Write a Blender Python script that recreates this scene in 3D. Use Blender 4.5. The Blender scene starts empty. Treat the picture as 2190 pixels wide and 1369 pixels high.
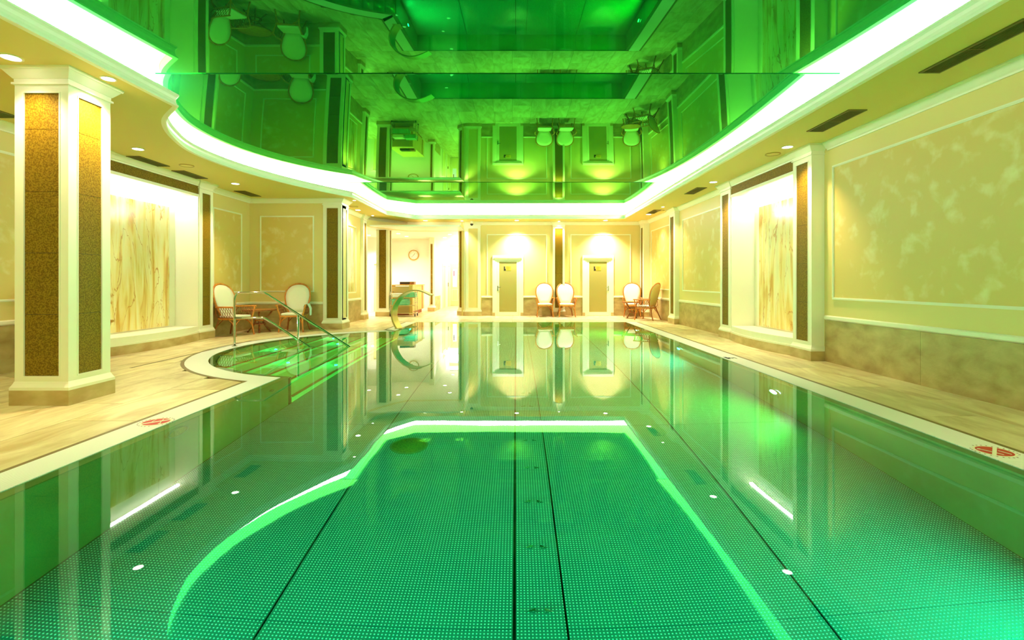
import bpy, bmesh, math, random
from mathutils import Vector, Matrix
from mathutils.geometry import tessellate_polygon
random.seed(7)
S = bpy.context.scene
COL = S.collection

# ------------------------------------------------------------------ camera, world, exposure
F_PX, X0, Y0, W_PX, H_PX = 1045.0, 1103.5, 601.5, 2190.0, 1369.0
cam_data = bpy.data.cameras.new('camera')
cam_data.sensor_fit = 'HORIZONTAL'
cam_data.sensor_width = 36.0
cam_data.lens = 36.0 * F_PX / W_PX
cam_data.shift_x = -(X0 - W_PX / 2) / W_PX
cam_data.shift_y = -(H_PX / 2 - Y0) / W_PX
cam_data.clip_start = 0.05
cam = bpy.data.objects.new('camera', cam_data)
cam.location = (0, 0, 1.27)
cam.rotation_euler = (math.pi / 2, 0, 0)
COL.objects.link(cam)
S.camera = cam
world = bpy.data.worlds.new('world')
S.world = world
world.use_nodes = True
world.node_tree.nodes['Background'].inputs[0].default_value = (0.9, 0.95, 1.0, 1)
world.node_tree.nodes['Background'].inputs[1].default_value = 0.0
S.view_settings.view_transform = 'Standard'
S.view_settings.look = 'None'
S.view_settings.gamma = 1.0
S.view_settings.use_curve_mapping = False
S.view_settings.exposure = 0.42
S.cycles.use_denoising = True
S.cycles.max_bounces = 10
S.cycles.glossy_bounces = 6
S.cycles.transmission_bounces = 6
S.cycles.diffuse_bounces = 5
S.cycles.caustics_refractive = True
S.cycles.caustics_reflective = True
S.cycles.sample_clamp_indirect = 6.0

WARM = (1.0, 0.84, 0.52)
K_DOWN = 60.0            # ordinary downlight watts
K_WASH = 300.0           # wall washer watts
K_COVE = 22.0
POOL_TEAL = (0.0, 1.0, 0.60)
POOL_GREEN = (0.02, 1.0, 0.08)
K_POOL = 125.0

# ------------------------------------------------------------------ materials
def lin(c):
    return tuple((v / 255 / 12.92) if v / 255 <= 0.04045 else ((v / 255 + 0.055) / 1.055) ** 2.4 for v in c) + (1.0,)

def new_mat(name):
    m = bpy.data.materials.new(name)
    m.use_nodes = True
    nt = m.node_tree
    return m, nt, nt.nodes['Principled BSDF']

def mat(name, col, rough=0.6, metal=0.0, col2=None, scale=8.0, detail=4.0, bump=0.0, bscale=None, stretch=None,
        spec=0.5, lo=0.35, hi=0.65, dist=0.0):
    m, nt, b = new_mat(name)
    b.inputs['Base Color'].default_value = lin(col)
    b.inputs['Roughness'].default_value = rough
    b.inputs['Metallic'].default_value = metal
    b.inputs['Specular IOR Level'].default_value = spec
    if col2 or bump:
        tc = nt.nodes.new('ShaderNodeTexCoord')
        mp = nt.nodes.new('ShaderNodeMapping')
        nt.links.new(tc.outputs['Object'], mp.inputs[0])
        if stretch:
            mp.inputs['Scale'].default_value = stretch
    if col2:
        n = nt.nodes.new('ShaderNodeTexNoise')
        n.inputs['Scale'].default_value = scale
        n.inputs['Detail'].default_value = detail
        n.inputs['Distortion'].default_value = dist
        r = nt.nodes.new('ShaderNodeValToRGB')
        r.color_ramp.elements[0].position = lo
        r.color_ramp.elements[0].color = lin(col)
        r.color_ramp.elements[1].position = hi
        r.color_ramp.elements[1].color = lin(col2)
        nt.links.new(mp.outputs[0], n.inputs['Vector'])
        nt.links.new(n.outputs['Fac'], r.inputs[0])
        nt.links.new(r.outputs[0], b.inputs['Base Color'])
    if bump:
        n2 = nt.nodes.new('ShaderNodeTexNoise')
        n2.inputs['Scale'].default_value = bscale or scale * 4
        n2.inputs['Detail'].default_value = 3
        bp = nt.nodes.new('ShaderNodeBump')
        bp.inputs['Strength'].default_value = bump
        bp.inputs['Distance'].default_value = 0.01
        nt.links.new(mp.outputs[0], n2.inputs['Vector'])
        nt.links.new(n2.outputs['Fac'], bp.inputs['Height'])
        nt.links.new(bp.outputs[0], b.inputs['Normal'])
    return m

def emit(name, col, strength):
    m = bpy.data.materials.new(name)
    m.use_nodes = True
    nt = m.node_tree
    nt.nodes.clear()
    e = nt.nodes.new('ShaderNodeEmission')
    e.inputs[0].default_value = tuple(col) + (1,)
    e.inputs[1].default_value = strength
    o = nt.nodes.new('ShaderNodeOutputMaterial')
    nt.links.new(e.outputs[0], o.inputs[0])
    return m

M = {}
M['cream'] = mat('cream_paint', (240, 212, 138), 0.45, bump=0.03, bscale=60)
M['ceil'] = mat('ceiling_paint', (236, 208, 124), 0.6)
M['white'] = mat('white_lobby_paint', (250, 248, 236), 0.5)
M['mottle'] = mat('mottled_plaster', (234, 196, 112), 0.5, col2=(248, 226, 166), scale=4.2, detail=15, lo=0.54, hi=0.78, dist=0.25, bump=0.03, bscale=14)
M['trim'] = mat('white_trim', (252, 245, 218), 0.35)
M['stone'] = mat('travertine_wall', (174, 140, 80), 0.42, col2=(212, 184, 122), scale=3.4, detail=14, stretch=(1, 1, 1.8), lo=0.30, hi=0.72, dist=0.3, bump=0.12, bscale=40)
M['plinth'] = mat('travertine_plinth', (192, 158, 98), 0.42, col2=(220, 192, 134), scale=3.0, detail=8, stretch=(1, 1, 2.0), bump=0.08, bscale=40)
M['mosaic'] = mat('bronze_mosaic', (112, 82, 10), 0.5, col2=(150, 116, 26), scale=70, detail=2, lo=0.4, hi=0.6, bump=0.3, bscale=160, spec=0.15)
M['brown'] = mat('brown_edge', (126, 102, 46), 0.5)
M['grate'] = mat('white_grating', (252, 248, 236), 0.5)
M['gratebed'] = mat('grating_bed', (168, 152, 104), 0.6)
M['lip'] = mat('overflow_lip', (150, 148, 92), 0.3, metal=0.3)
M['steel'] = mat('polished_steel', (205, 205, 190), 0.12, metal=1.0)
M['brushed'] = mat('brushed_steel', (190, 182, 120), 0.28, metal=1.0)
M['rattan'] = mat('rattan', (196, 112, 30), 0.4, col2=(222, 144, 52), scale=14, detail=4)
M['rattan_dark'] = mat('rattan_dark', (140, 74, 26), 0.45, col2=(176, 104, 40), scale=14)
M['fabric'] = mat('cream_fabric', (246, 238, 214), 0.85, bump=0.06, bscale=120)
M['fabric_tan'] = mat('tan_fabric', (214, 190, 120), 0.85)
M['dark'] = mat('dark_plastic', (46, 24, 14), 0.5)
M['black'] = mat('black_gap', (10, 10, 8), 0.8)
M['vent'] = mat('vent_bronze', (120, 96, 40), 0.5)
M['ventdark'] = mat('vent_dark', (40, 30, 12), 0.7)
M['wood'] = mat('light_wood', (222, 176, 84), 0.45, col2=(240, 204, 116), scale=5, stretch=(6, 6, 0.6))
M['woodside'] = mat('beige_laminate', (206, 180, 112), 0.5)
M['woodred'] = mat('red_wood', (176, 92, 34), 0.5)
M['towel_w'] = mat('white_towel', (250, 248, 240), 0.95, bump=0.2, bscale=150)
M['towel_g'] = mat('green_towel', (120, 204, 160), 0.95, bump=0.2, bscale=150, col2=(150, 222, 184), scale=12)
M['towel_b'] = mat('pale_blue_towel', (206, 226, 214), 0.95)
M['red'] = mat('sign_red', (206, 48, 20), 0.5)
M['redtext'] = mat('sign_lettering', (150, 60, 40), 0.6)
M['signw'] = mat('sign_white', (248, 240, 210), 0.5)
M['gold'] = mat('gold_plate', (236, 190, 60), 0.35, metal=0.3)
M['goldtext'] = mat('gold_lettering', (190, 130, 20), 0.5)
M['glassdoor'] = mat('frosted_door_glass', (178, 160, 84), 0.25)
M['doorpaint'] = mat('cream_door_paint', (242, 230, 160), 0.4)
M['clock'] = mat('clock_face', (252, 250, 240), 0.4)
M['rim'] = mat('clock_rim', (190, 150, 60), 0.4)
M['nosing'] = mat('step_nosing', (226, 100, 4), 0.6)
M['steplin'] = mat('step_liner', (226, 226, 140), 0.45)
M['downlens'] = emit('downlight_lens', (1.0, 0.95, 0.8), 14.0)
M['cove'] = emit('cove_glow', (1.0, 0.98, 0.94), K_COVE)
M['nichelight'] = emit('niche_led', (1.0, 0.97, 0.9), 46.0)
M['lampteal'] = emit('pool_lamp_teal', (0.1, 1.0, 0.6), 12.0)
M['lampviolet'] = emit('pool_lamp_violet', (0.85, 0.55, 1.0), 12.0)
M['window'] = emit('bright_window', (0.95, 0.98, 1.0), 2.2)
M['ledgreen'] = emit('small_green_led', (0.1, 1.0, 0.4), 4.0)

def marble():
    m, nt, b = new_mat('onyx')
    tc = nt.nodes.new('ShaderNodeTexCoord')
    mp = nt.nodes.new('ShaderNodeMapping')
    mp.inputs['Scale'].default_value = (1, 2.6, 0.30)
    nt.links.new(tc.outputs['Object'], mp.inputs[0])
    n = nt.nodes.new('ShaderNodeTexNoise')
    n.inputs['Scale'].default_value = 2.2
    n.inputs['Detail'].default_value = 7
    n.inputs['Distortion'].default_value = 0.7
    nt.links.new(mp.outputs[0], n.inputs['Vector'])
    r = nt.nodes.new('ShaderNodeValToRGB')
    e = r.color_ramp.elements
    e[0].position = 0.36; e[0].color = lin((208, 156, 66))
    e[1].position = 0.60; e[1].color = lin((242, 228, 174))
    x = e.new(0.46); x.color = lin((234, 206, 128))
    x = e.new(0.74); x.color = lin((222, 214, 160))
    nt.links.new(n.outputs['Fac'], r.inputs[0])
    mp2 = nt.nodes.new('ShaderNodeMapping')
    mp2.inputs['Scale'].default_value = (1, 1.9, 0.34)
    nt.links.new(tc.outputs['Object'], mp2.inputs[0])
    n2 = nt.nodes.new('ShaderNodeTexNoise')
    n2.inputs['Scale'].default_value = 1.5
    n2.inputs['Detail'].default_value = 12
    n2.inputs['Distortion'].default_value = 1.0
    nt.links.new(mp2.outputs[0], n2.inputs['Vector'])
    r2 = nt.nodes.new('ShaderNodeValToRGB')
    e2 = r2.color_ramp.elements
    e2[0].position = 0.490; e2[0].color = (0, 0, 0, 1)
    e2[1].position = 0.510; e2[1].color = (0, 0, 0, 1)
    q = e2.new(0.50); q.color = (1, 1, 1, 1)
    nt.links.new(n2.outputs['Fac'], r2.inputs[0])
    mx = nt.nodes.new('ShaderNodeMixRGB')
    mx.inputs[2].default_value = lin((186, 116, 34))
    nt.links.new(r2.outputs[0], mx.inputs[0])
    nt.links.new(r.outputs[0], mx.inputs[1])
    nt.links.new(mx.outputs[0], b.inputs['Base Color'])
    b.inputs['Roughness'].default_value = 0.15
    return m
M['onyx'] = marble()

def floor_tile_mat():
    m, nt, b = new_mat('travertine_floor')
    tc = nt.nodes.new('ShaderNodeTexCoord')
    oi = nt.nodes.new('ShaderNodeObjectInfo')
    mp = nt.nodes.new('ShaderNodeMapping')
    mp.inputs['Scale'].default_value = (2.6, 0.7, 1)
    mp.inputs['Rotation'].default_value = (0, 0, 0.35)
    ad = nt.nodes.new('ShaderNodeVectorMath')
    sc = nt.nodes.new('ShaderNodeVectorMath'); sc.operation = 'SCALE'; sc.inputs[0].default_value = (37, 11, 5)
    nt.links.new(oi.outputs['Random'], sc.inputs['Scale'])
    nt.links.new(tc.outputs['Object'], mp.inputs[0])
    nt.links.new(mp.outputs[0], ad.inputs[0]); nt.links.new(sc.outputs[0], ad.inputs[1])
    n = nt.nodes.new('ShaderNodeTexNoise')
    n.inputs['Scale'].default_value = 1.6; n.inputs['Detail'].default_value = 10; n.inputs['Distortion'].default_value = 0.8
    n.inputs['Roughness'].default_value = 0.62
    nt.links.new(ad.outputs[0], n.inputs['Vector'])
    r = nt.nodes.new('ShaderNodeValToRGB')
    e = r.color_ramp.elements
    e[0].position = 0.34; e[0].color = lin((202, 172, 114))
    e[1].position = 0.62; e[1].color = lin((240, 222, 172))
    nt.links.new(n.outputs['Fac'], r.inputs[0])
    hv = nt.nodes.new('ShaderNodeHueSaturation')
    mr = nt.nodes.new('ShaderNodeMapRange')
    mr.inputs['To Min'].default_value = 0.88; mr.inputs['To Max'].default_value = 1.08
    nt.links.new(oi.outputs['Random'], mr.inputs[0])
    nt.links.new(mr.outputs[0], hv.inputs['Value'])
    nt.links.new(r.outputs[0], hv.inputs['Color'])
    nt.links.new(hv.outputs[0], b.inputs['Base Color'])
    b.inputs['Roughness'].default_value = 0.38
    return m
M['tile'] = floor_tile_mat()

def dimple_mat():
    """stainless pool plate with a square grid of raised studs"""
    m, nt, b = new_mat('studded_steel')
    tc = nt.nodes.new('ShaderNodeTexCoord')
    geo = nt.nodes.new('ShaderNodeNewGeometry')
    mul = nt.nodes.new('ShaderNodeVectorMath'); mul.operation = 'SCALE'; mul.inputs['Scale'].default_value = 1 / 0.022
    nt.links.new(geo.outputs['Position'], mul.inputs[0])
    fr = nt.nodes.new('ShaderNodeVectorMath'); fr.operation = 'FRACTION'
    nt.links.new(mul.outputs[0], fr.inputs[0])
    sb = nt.nodes.new('ShaderNodeVectorMath'); sb.operation = 'SUBTRACT'; sb.inputs[1].default_value = (0.5, 0.5, 0)
    nt.links.new(fr.outputs[0], sb.inputs[0])
    ml = nt.nodes.new('ShaderNodeVectorMath'); ml.operation = 'MULTIPLY'; ml.inputs[1].default_value = (1, 1, 0)
    nt.links.new(sb.outputs[0], ml.inputs[0])
    ln = nt.nodes.new('ShaderNodeVectorMath'); ln.operation = 'LENGTH'
    nt.links.new(ml.outputs[0], ln.inputs[0])
    mr = nt.nodes.new('ShaderNodeMapRange'); mr.interpolation_type = 'SMOOTHSTEP'
    mr.inputs['From Min'].default_value = 0.12; mr.inputs['From Max'].default_value = 0.30
    mr.inputs['To Min'].default_value = 1; mr.inputs['To Max'].default_value = 0
    nt.links.new(ln.outputs['Value'], mr.inputs[0])
    bp = nt.nodes.new('ShaderNodeBump'); bp.inputs['Strength'].default_value = 0.8; bp.inputs['Distance'].default_value = 0.006
    nt.links.new(mr.outputs[0], bp.inputs['Height'])
    nt.links.new(bp.outputs[0], b.inputs['Normal'])
    mx = nt.nodes.new('ShaderNodeMixRGB')
    mx.inputs[1].default_value = lin((84, 112, 100)); mx.inputs[2].default_value = lin((225, 245, 235))
    nt.links.new(mr.outputs[0], mx.inputs[0])
    nt.links.new(mx.outputs[0], b.inputs['Base Color'])
    b.inputs['Metallic'].default_value = 0.0
    b.inputs['Roughness'].default_value = 0.35
    return m
M['stud'] = dimple_mat()
M['poolwall'] = mat('green_lit_wall_steel', (40, 112, 56), 0.28, metal=0.3, col2=(54, 132, 70), scale=1.2)  # plain steel; the green of the lamp light is put into its colour

def water_mat():
    m, nt, b = new_mat('water')
    b.inputs['Base Color'].default_value = (0.30, 0.97, 0.60, 1)
    b.inputs['Transmission Weight'].default_value = 1.0
    b.inputs['IOR'].default_value = 1.333
    b.inputs['Specular Tint'].default_value = (0.14, 1.0, 0.6, 1)
    b.inputs['Roughness'].default_value = 0.0
    geo = nt.nodes.new('ShaderNodeNewGeometry')
    n = nt.nodes.new('ShaderNodeTexNoise'); n.inputs['Scale'].default_value = 2.2; n.inputs['Detail'].default_value = 1
    nt.links.new(geo.outputs['Position'], n.inputs['Vector'])
    bp = nt.nodes.new('ShaderNodeBump'); bp.inputs['Strength'].default_value = 0.008; bp.inputs['Distance'].default_value = 0.05
    nt.links.new(n.outputs['Fac'], bp.inputs['Height'])
    nt.links.new(bp.outputs[0], b.inputs['Normal'])
    return m
M['water'] = water_mat()

def mirror_ceiling():
    m, nt, b = new_mat('green_stretch_ceiling')
    b.inputs['Base Color'].default_value = (0.035, 0.34, 0.10, 1)
    b.inputs['Metallic'].default_value = 1.0
    b.inputs['Roughness'].default_value = 0.012
    b.inputs['Specular Tint'].default_value = (0.55, 0.95, 0.35, 1)
    d = nt.nodes.new('ShaderNodeBsdfDiffuse'); d.inputs[0].default_value = (0.02, 0.45, 0.12, 1)
    mx = nt.nodes.new('ShaderNodeMixShader'); mx.inputs[0].default_value = 0.12
    out = nt.nodes['Material Output']
    nt.links.new(b.outputs[0], mx.inputs[1]); nt.links.new(d.outputs[0], mx.inputs[2])
    nt.links.new(mx.outputs[0], out.inputs[0])
    return m
M['mirror'] = mirror_ceiling()

# ------------------------------------------------------------------ mesh helpers
ID = lambda u, d, z: (u, d, z)

class MB:
    def __init__(self, T=ID):
        self.bm = bmesh.new(); self.T = T
    def pts(self, ps):
        return [self.bm.verts.new(self.T(*p)) for p in ps]
    def hexa(self, lo, hi):
        a = self.pts(lo); b = self.pts(hi); n = len(a)
        fs = [self.bm.faces.new(a[::-1]), self.bm.faces.new(b)]
        for i in range(n):
            j = (i + 1) % n
            fs.append(self.bm.faces.new((a[i], a[j], b[j], b[i])))
        return fs
    def box(self, x0, x1, y0, y1, z0, z1):
        self.hexa([(x0, y0, z0), (x1, y0, z0), (x1, y1, z0), (x0, y1, z0)],
                  [(x0, y0, z1), (x1, y0, z1), (x1, y1, z1), (x0, y1, z1)])
        return self
    def frustum(self, x0, x1, y0, y1, z0, z1, e0, e1, back=True):
        """rect grown by e0 at z0 and e1 at z1; back=False keeps the y0 side where it is"""
        k = 1 if back else 0
        self.hexa([(x0 - e0, y0 - e0 * k, z0), (x1 + e0, y0 - e0 * k, z0), (x1 + e0, y1 + e0, z0), (x0 - e0, y1 + e0, z0)],
                  [(x0 - e1, y0 - e1 * k, z1), (x1 + e1, y0 - e1 * k, z1), (x1 + e1, y1 + e1, z1), (x0 - e1, y1 + e1, z1)])
        return self
    def prism(self, poly, z0, z1):
        self.hexa([(x, y, z0) for x, y in poly], [(x, y, z1) for x, y in poly]); return self
    def extr(self, prof, u0, u1):
        """profile in (d,z), run along u"""
        self.hexa([(u0, d, z) for d, z in prof], [(u1, d, z) for d, z in prof]); return self
    def tube(self, path, r, n=8, close=False):
        P = [Vector(p) for p in path]; m = len(P)
        rs = r if isinstance(r, (list, tuple)) else [r] * m
        rings = []; up = None
        for i in range(m):
            if close: t = (P[(i + 1) % m] - P[i - 1]).normalized()
            else: t = (P[min(i + 1, m - 1)] - P[max(i - 1, 0)]).normalized()
            if up is None:
                up = Vector((0, 0, 1)) if abs(t.z) < 0.9 else Vector((1, 0, 0))
            a = t.cross(up)
            if a.length < 1e-5: a = t.cross(Vector((0, 1, 0)))
            a.normalize(); b = a.cross(t).normalized(); up = b
            rings.append([self.bm.verts.new(self.T(*(P[i] + rs[i] * (math.cos(2 * math.pi * k / n) * a + math.sin(2 * math.pi * k / n) * b)))) for k in range(n)])
        for i in range(m if close else m - 1):
            A, B = rings[i], rings[(i + 1) % m]
            for k in range(n):
                f = self.bm.faces.new((A[k], A[(k + 1) % n], B[(k + 1) % n], B[k])); f.smooth = True
        if not close:
            self.bm.faces.new(rings[0][::-1]); self.bm.faces.new(rings[-1])
        return self
    def cyl(self, x, y, z0, z1, r, n=24, r1=None):
        r1 = r if r1 is None else r1
        self.hexa([(x + r * math.cos(2 * math.pi * k / n), y + r * math.sin(2 * math.pi * k / n), z0) for k in range(n)],
                  [(x + r1 * math.cos(2 * math.pi * k / n), y + r1 * math.sin(2 * math.pi * k / n), z1) for k in range(n)])
        return self
    def ring(self, x, y, z0, z1, ri, ro, n=32):
        for k in range(n):
            a, b = 2 * math.pi * k / n, 2 * math.pi * (k + 1) / n
            q = [(x + ri * math.cos(a), y + ri * math.sin(a)), (x + ro * math.cos(a), y + ro * math.sin(a)),
                 (x + ro * math.cos(b), y + ro * math.sin(b)), (x + ri * math.cos(b), y + ri * math.sin(b))]
            self.prism(q, z0, z1)
        bmesh.ops.remove_doubles(self.bm, verts=self.bm.verts, dist=1e-5)
        return self
    def build(self, name, m, parent=None, smooth=False, bevel=0.0):
        bmesh.ops.recalc_face_normals(self.bm, faces=self.bm.faces)
        me = bpy.data.meshes.new(name)
        self.bm.to_mesh(me); self.bm.free()
        if smooth:
            for p in me.polygons: p.use_smooth = True
        me.materials.append(m)
        o = bpy.data.objects.new(name, me)
        COL.objects.link(o)
        if parent: o.parent = parent
        if bevel:
            md = o.modifiers.new('bevel', 'BEVEL'); md.width = bevel; md.segments = 2; md.limit_method = 'ANGLE'
        return o

def box(name, m, x0, x1, y0, y1, z0, z1, parent=None, T=ID, bevel=0.0):
    return MB(T).box(x0, x1, y0, y1, z0, z1).build(name, m, parent, bevel=bevel)

def empty(name, loc=(0, 0, 0), rz=0.0):
    o = bpy.data.objects.new(name, None)
    o.empty_display_size = 0.1
    o.location = loc; o.rotation_euler = (0, 0, rz)
    COL.objects.link(o); return o

def tag(o, label=None, cat=None, group=None, kind=None):
    if label: o['label'] = label
    if cat: o['category'] = cat
    if group: o['group'] = group
    if kind: o['kind'] = kind
    return o

def struct(o, label=None):
    o['kind'] = 'structure'
    if label: o['label'] = label
    return o

def child(name, me, parent, loc=(0, 0, 0)):
    o = bpy.data.objects.new(name, me); o.location = loc; o.parent = parent
    COL.objects.link(o); return o

def copy_tree(o, parent=None):
    c = o.copy(); COL.objects.link(c); c.parent = parent
    for ch in list(o.children): copy_tree(ch, c)
    return c

def fill_poly(name, loops, z, m, parent=None, T=ID):
    """flat sheet: outer loop first, holes after"""
    flat = [p for lp in loops for p in lp]
    tri = tessellate_polygon([[Vector((x, y, 0)) for x, y in lp] for lp in loops])
    me = bpy.data.meshes.new(name)
    fs = []
    for a, b, c in tri:
        (xa, ya), (xb, yb), (xc, yc) = flat[a], flat[b], flat[c]
        cr = (xb - xa) * (yc - ya) - (yb - ya) * (xc - xa)
        if abs(cr) < 1e-9: continue
        fs.append((a, b, c) if cr > 0 else (a, c, b))
    me.from_pydata([T(x, y, z) for x, y in flat], [], fs); me.update(); me.materials.append(m)
    o = bpy.data.objects.new(name, me); COL.objects.link(o)
    if parent: o.parent = parent
    return o

def catmull(ps, n=6):
    out = []
    for i in range(len(ps) - 1):
        p0 = ps[max(i - 1, 0)]; p1 = ps[i]; p2 = ps[i + 1]; p3 = ps[min(i + 2, len(ps) - 1)]
        for k in range(n):
            t = k / n
            out.append(tuple(0.5 * ((2 * p1[j]) + (-p0[j] + p2[j]) * t + (2 * p0[j] - 5 * p1[j] + 4 * p2[j] - p3[j]) * t * t
                                    + (-p0[j] + 3 * p1[j] - 3 * p2[j] + p3[j]) * t ** 3) for j in range(len(p1))))
    out.append(tuple(ps[-1])); return out

def offset_loop(loop, d):
    """closed CCW loop moved inward by d"""
    n = len(loop); out = []
    for i in range(n):
        a = Vector(loop[i - 1]); b = Vector(loop[i]); c = Vector(loop[(i + 1) % n])
        t1 = (b - a).normalized(); t2 = (c - b).normalized()
        n1 = Vector((-t1.y, t1.x)); n2 = Vector((-t2.y, t2.x))
        m = (n1 + n2)
        m = m / max(1e-6, m.dot(n1)) if m.length > 1e-5 else n1
        if m.length > 2.5: m = m.normalized() * 2.5
        q = b + m * d; out.append((q.x, q.y))
    return out

def sweep_loop(name, loop, prof, m, parent=None, closed_prof=True):
    """prof = [(inward offset, z)...] swept round a closed CCW loop"""
    bm = bmesh.new(); rings = []
    for d, z in prof:
        rings.append([bm.verts.new((x, y, z)) for x, y in offset_loop(loop, d)])
    n = len(loop); k = len(prof)
    for i in range(k if closed_prof else k - 1):
        A, B = rings[i], rings[(i + 1) % k]
        for j in range(n):
            bm.faces.new((A[j], A[(j + 1) % n], B[(j + 1) % n], B[j]))
    bmesh.ops.recalc_face_normals(bm, faces=bm.faces)
    me = bpy.data.meshes.new(name); bm.to_mesh(me); bm.free(); me.materials.append(m)
    o = bpy.data.objects.new(name, me); COL.objects.link(o)
    if parent: o.parent = parent
    return o

# wall frames: (u along wall, d out into the room, z)
def TR(u, d, z): return (4.965 - 0.0155 * (u - 4.74) - d, u, z)
def TL(u, d, z): return (-7.05 + d, u, z)
def TF(u, d, z): return (u, 17.95 - d, z)
def TA(u, d, z): return (u, 12.93 - d, z)
def TS(u, d, z): return (-5.10 + d, u, z)
def TB(u, d, z): return (u, -6.0 + d, z)
ZC = 3.45

# ------------------------------------------------------------------ pool outline
CX, CY = -2.27, 9.43
XR, XL, YF, YN = 3.42, -3.10, 15.13, -4.0
def arc(r, xline, n=40):
    """points from (xline, upper) round the left side to (xline, lower)"""
    h = math.sqrt(r * r - (xline - CX) ** 2)
    a0 = math.atan2(h, xline - CX); a1 = 2 * math.pi - a0
    return [(CX + r * math.cos(a0 + (a1 - a0) * k / n), CY + r * math.sin(a0 + (a1 - a0) * k / n)) for k in range(n + 1)]
def pool_loop(e, ef=None):
    ef = e if ef is None else ef
    x = XL - e
    return [(XR + e, YN - e), (XR + e, YF + ef), (x, YF + ef)] + arc(3.10 + e, x) + [(x, YN - e)]

# ------------------------------------------------------------------ floor: slab and travertine tiles
fl = fill_poly('floor', [[(-8.5, -6.2), (5.4, -6.2), (5.4, 26.5), (-8.5, 26.5)], pool_loop(0.36, 0.02)], -0.02, M['brown'])
struct(fl, 'travertine pool deck')
TW, TLN, J = 0.63, 1.28, 0.003
def left_limit(y):
    r = 3.47; x = -3.45
    if abs(y - CY) < r:
        xa = CX - math.sqrt(r * r - (y - CY) ** 2)
        return min(x, xa)
    return x
def deck_tile(x0, x1, y0, y1, limit=None):
    x0 += J; x1 -= J; y0 += J; y1 -= J
    if limit is None:
        box('tile', M['tile'], x0, x1, y0, y1, -0.02, 0.0, fl); return
    N = 12
    ys = [y0 + (y1 - y0) * k / N for k in range(N + 1)]
    lim = [min(x1, limit(y)) for y in ys]
    if all(l >= x1 - 1e-6 for l in lim):
        box('tile', M['tile'], x0, x1, y0, y1, -0.02, 0.0, fl); return
    seg = []
    def flush():
        if len(seg) > 1:
            poly = [(l, y) for y, l in seg] + [(x0, seg[-1][0]), (x0, seg[0][0])]
            MB().prism(poly, -0.02, 0.0).build('tile', M['tile'], fl)
    for y, l in zip(ys, lim):
        if l > x0 + 0.01: seg.append((y, l))
        else:
            flush(); seg = []
    flush()
ci = 0
x = -3.45
while x > -7.2:
    y = -6.0 + (0.0 if ci % 2 else 0.64) + 0.2
    y0 = 4.44 - TLN * 9 + (0.64 if ci % 2 else 0)
    k = 0
    while y0 + k * TLN < 15.15:
        a = y0 + k * TLN; b = a + TLN
        if b > -2.0: deck_tile(max(x - TW, -7.05), x, a, min(b, 15.15), left_limit)
        k += 1
    x -= TW; ci += 1
for ci in range(2):
    xa = 3.78 + ci * TW; xb = min(xa + TW, 4.97)
    for k in range(-5, 9):
        a = 4.6 + TLN * k + (0.64 if ci else 0); b = min(a + TLN, 15.15)
        if b > 0 and a < 15.1: deck_tile(xa, xb, a, b)
xs = [-7.05 + i * TW for i in range(20)]
for i, xa in enumerate(xs):
    y = 15.15
    xb = min(xa + TW, 4.9)
    ymax = 25.6 if xa < -2.0 else 17.95
    first = True
    while y < ymax - 0.02:
        ln = 0.64 if (first and i % 2) else TLN
        deck_tile(xa, xb, y, min(y + ln, ymax)); y += ln; first = False

# brown edge bands beside the gratings, the white gratings with their ribs, the overflow lip
edge = empty('pool_edge'); struct(edge)
for nm, a, b in (('edge_band', 3.73, 3.78), ):
    box(nm, M['brown'], a, b, YN, 15.13, -0.02, 0.001, edge)
bandl = [(-3.45, YN), (-3.405, YN)]
def strip(name, ra, rb, xa, xb, z0, z1, m):
    """a band that follows the left pool edge: straight, round the step bay, straight"""
    A = [(xa, YN)] + arc(ra, xa)[::-1] + [(xa, YF)]
    B = [(xb, YN)] + arc(rb, xb)[::-1] + [(xb, YF)]
    mb = MB()
    for i in range(len(A) - 1):
        mb.hexa([(*A[i], z0), (*B[i], z0), (*B[i + 1], z0), (*A[i + 1], z0)],
                [(*A[i], z1), (*B[i], z1), (*B[i + 1], z1), (*A[i + 1], z1)])
    bmesh.ops.remove_doubles(mb.bm, verts=mb.bm.verts, dist=1e-5)
    return mb.build(name, m, edge)
strip('edge_band', 3.42, 3.47, -3.405, -3.45, -0.02, 0.001, M['brown'])
def grating(name, label, quads):
    o = empty(name); tag(o, label, 'grating')
    sl = MB(); rb = MB()
    for q, dense in quads:
        sl.prism(q, -0.02, -0.004)
        a, b, c, d = [Vector(p) for p in q]            # a-b inner edge along, d-c outer edge along
        n = max(1, int((b - a).length / 0.0145)) if dense else 1
        for k in range(n):
            t0, t1 = (k + 0.12) / n, (k + 0.80) / n
            if not dense: t0, t1 = 0.0, 1.0
            rb.prism([tuple(a.lerp(b, t0)), tuple(a.lerp(b, t1)), tuple(d.lerp(c, t1)), tuple(d.lerp(c, t0))], -0.004, 0.002)
    sl.build('grating_bed', M['gratebed'], o)
    r = rb.build('grating_rib', M['grate'], o); r['kind'] = 'stuff'
    return o
grating('edge_grating', 'white overflow grating along the straight right side of pool', [([(3.42, YN), (3.42, 15.13), (3.73, 15.13), (3.73, YN)], True)])
ql = [([(-3.105, YN), (-3.105, 6.44), (-3.405, 6.20), (-3.405, YN)], True)]
ai = arc(3.105, -3.105, 36)[::-1]; ao = arc(3.42, -3.405, 36)[::-1]
for i in range(36): ql.append(([ai[i], ai[i + 1], ao[i + 1], ao[i]], True))
grating('edge_grating', 'white overflow grating along left side of pool and round the curved steps', ql)
grating('edge_grating', 'short white overflow grating at far left corner beyond the swan neck fountain', [([(-3.105, 12.55), (-3.105, 15.13), (-3.405, 15.13), (-3.405, 12.85)], True)])

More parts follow.
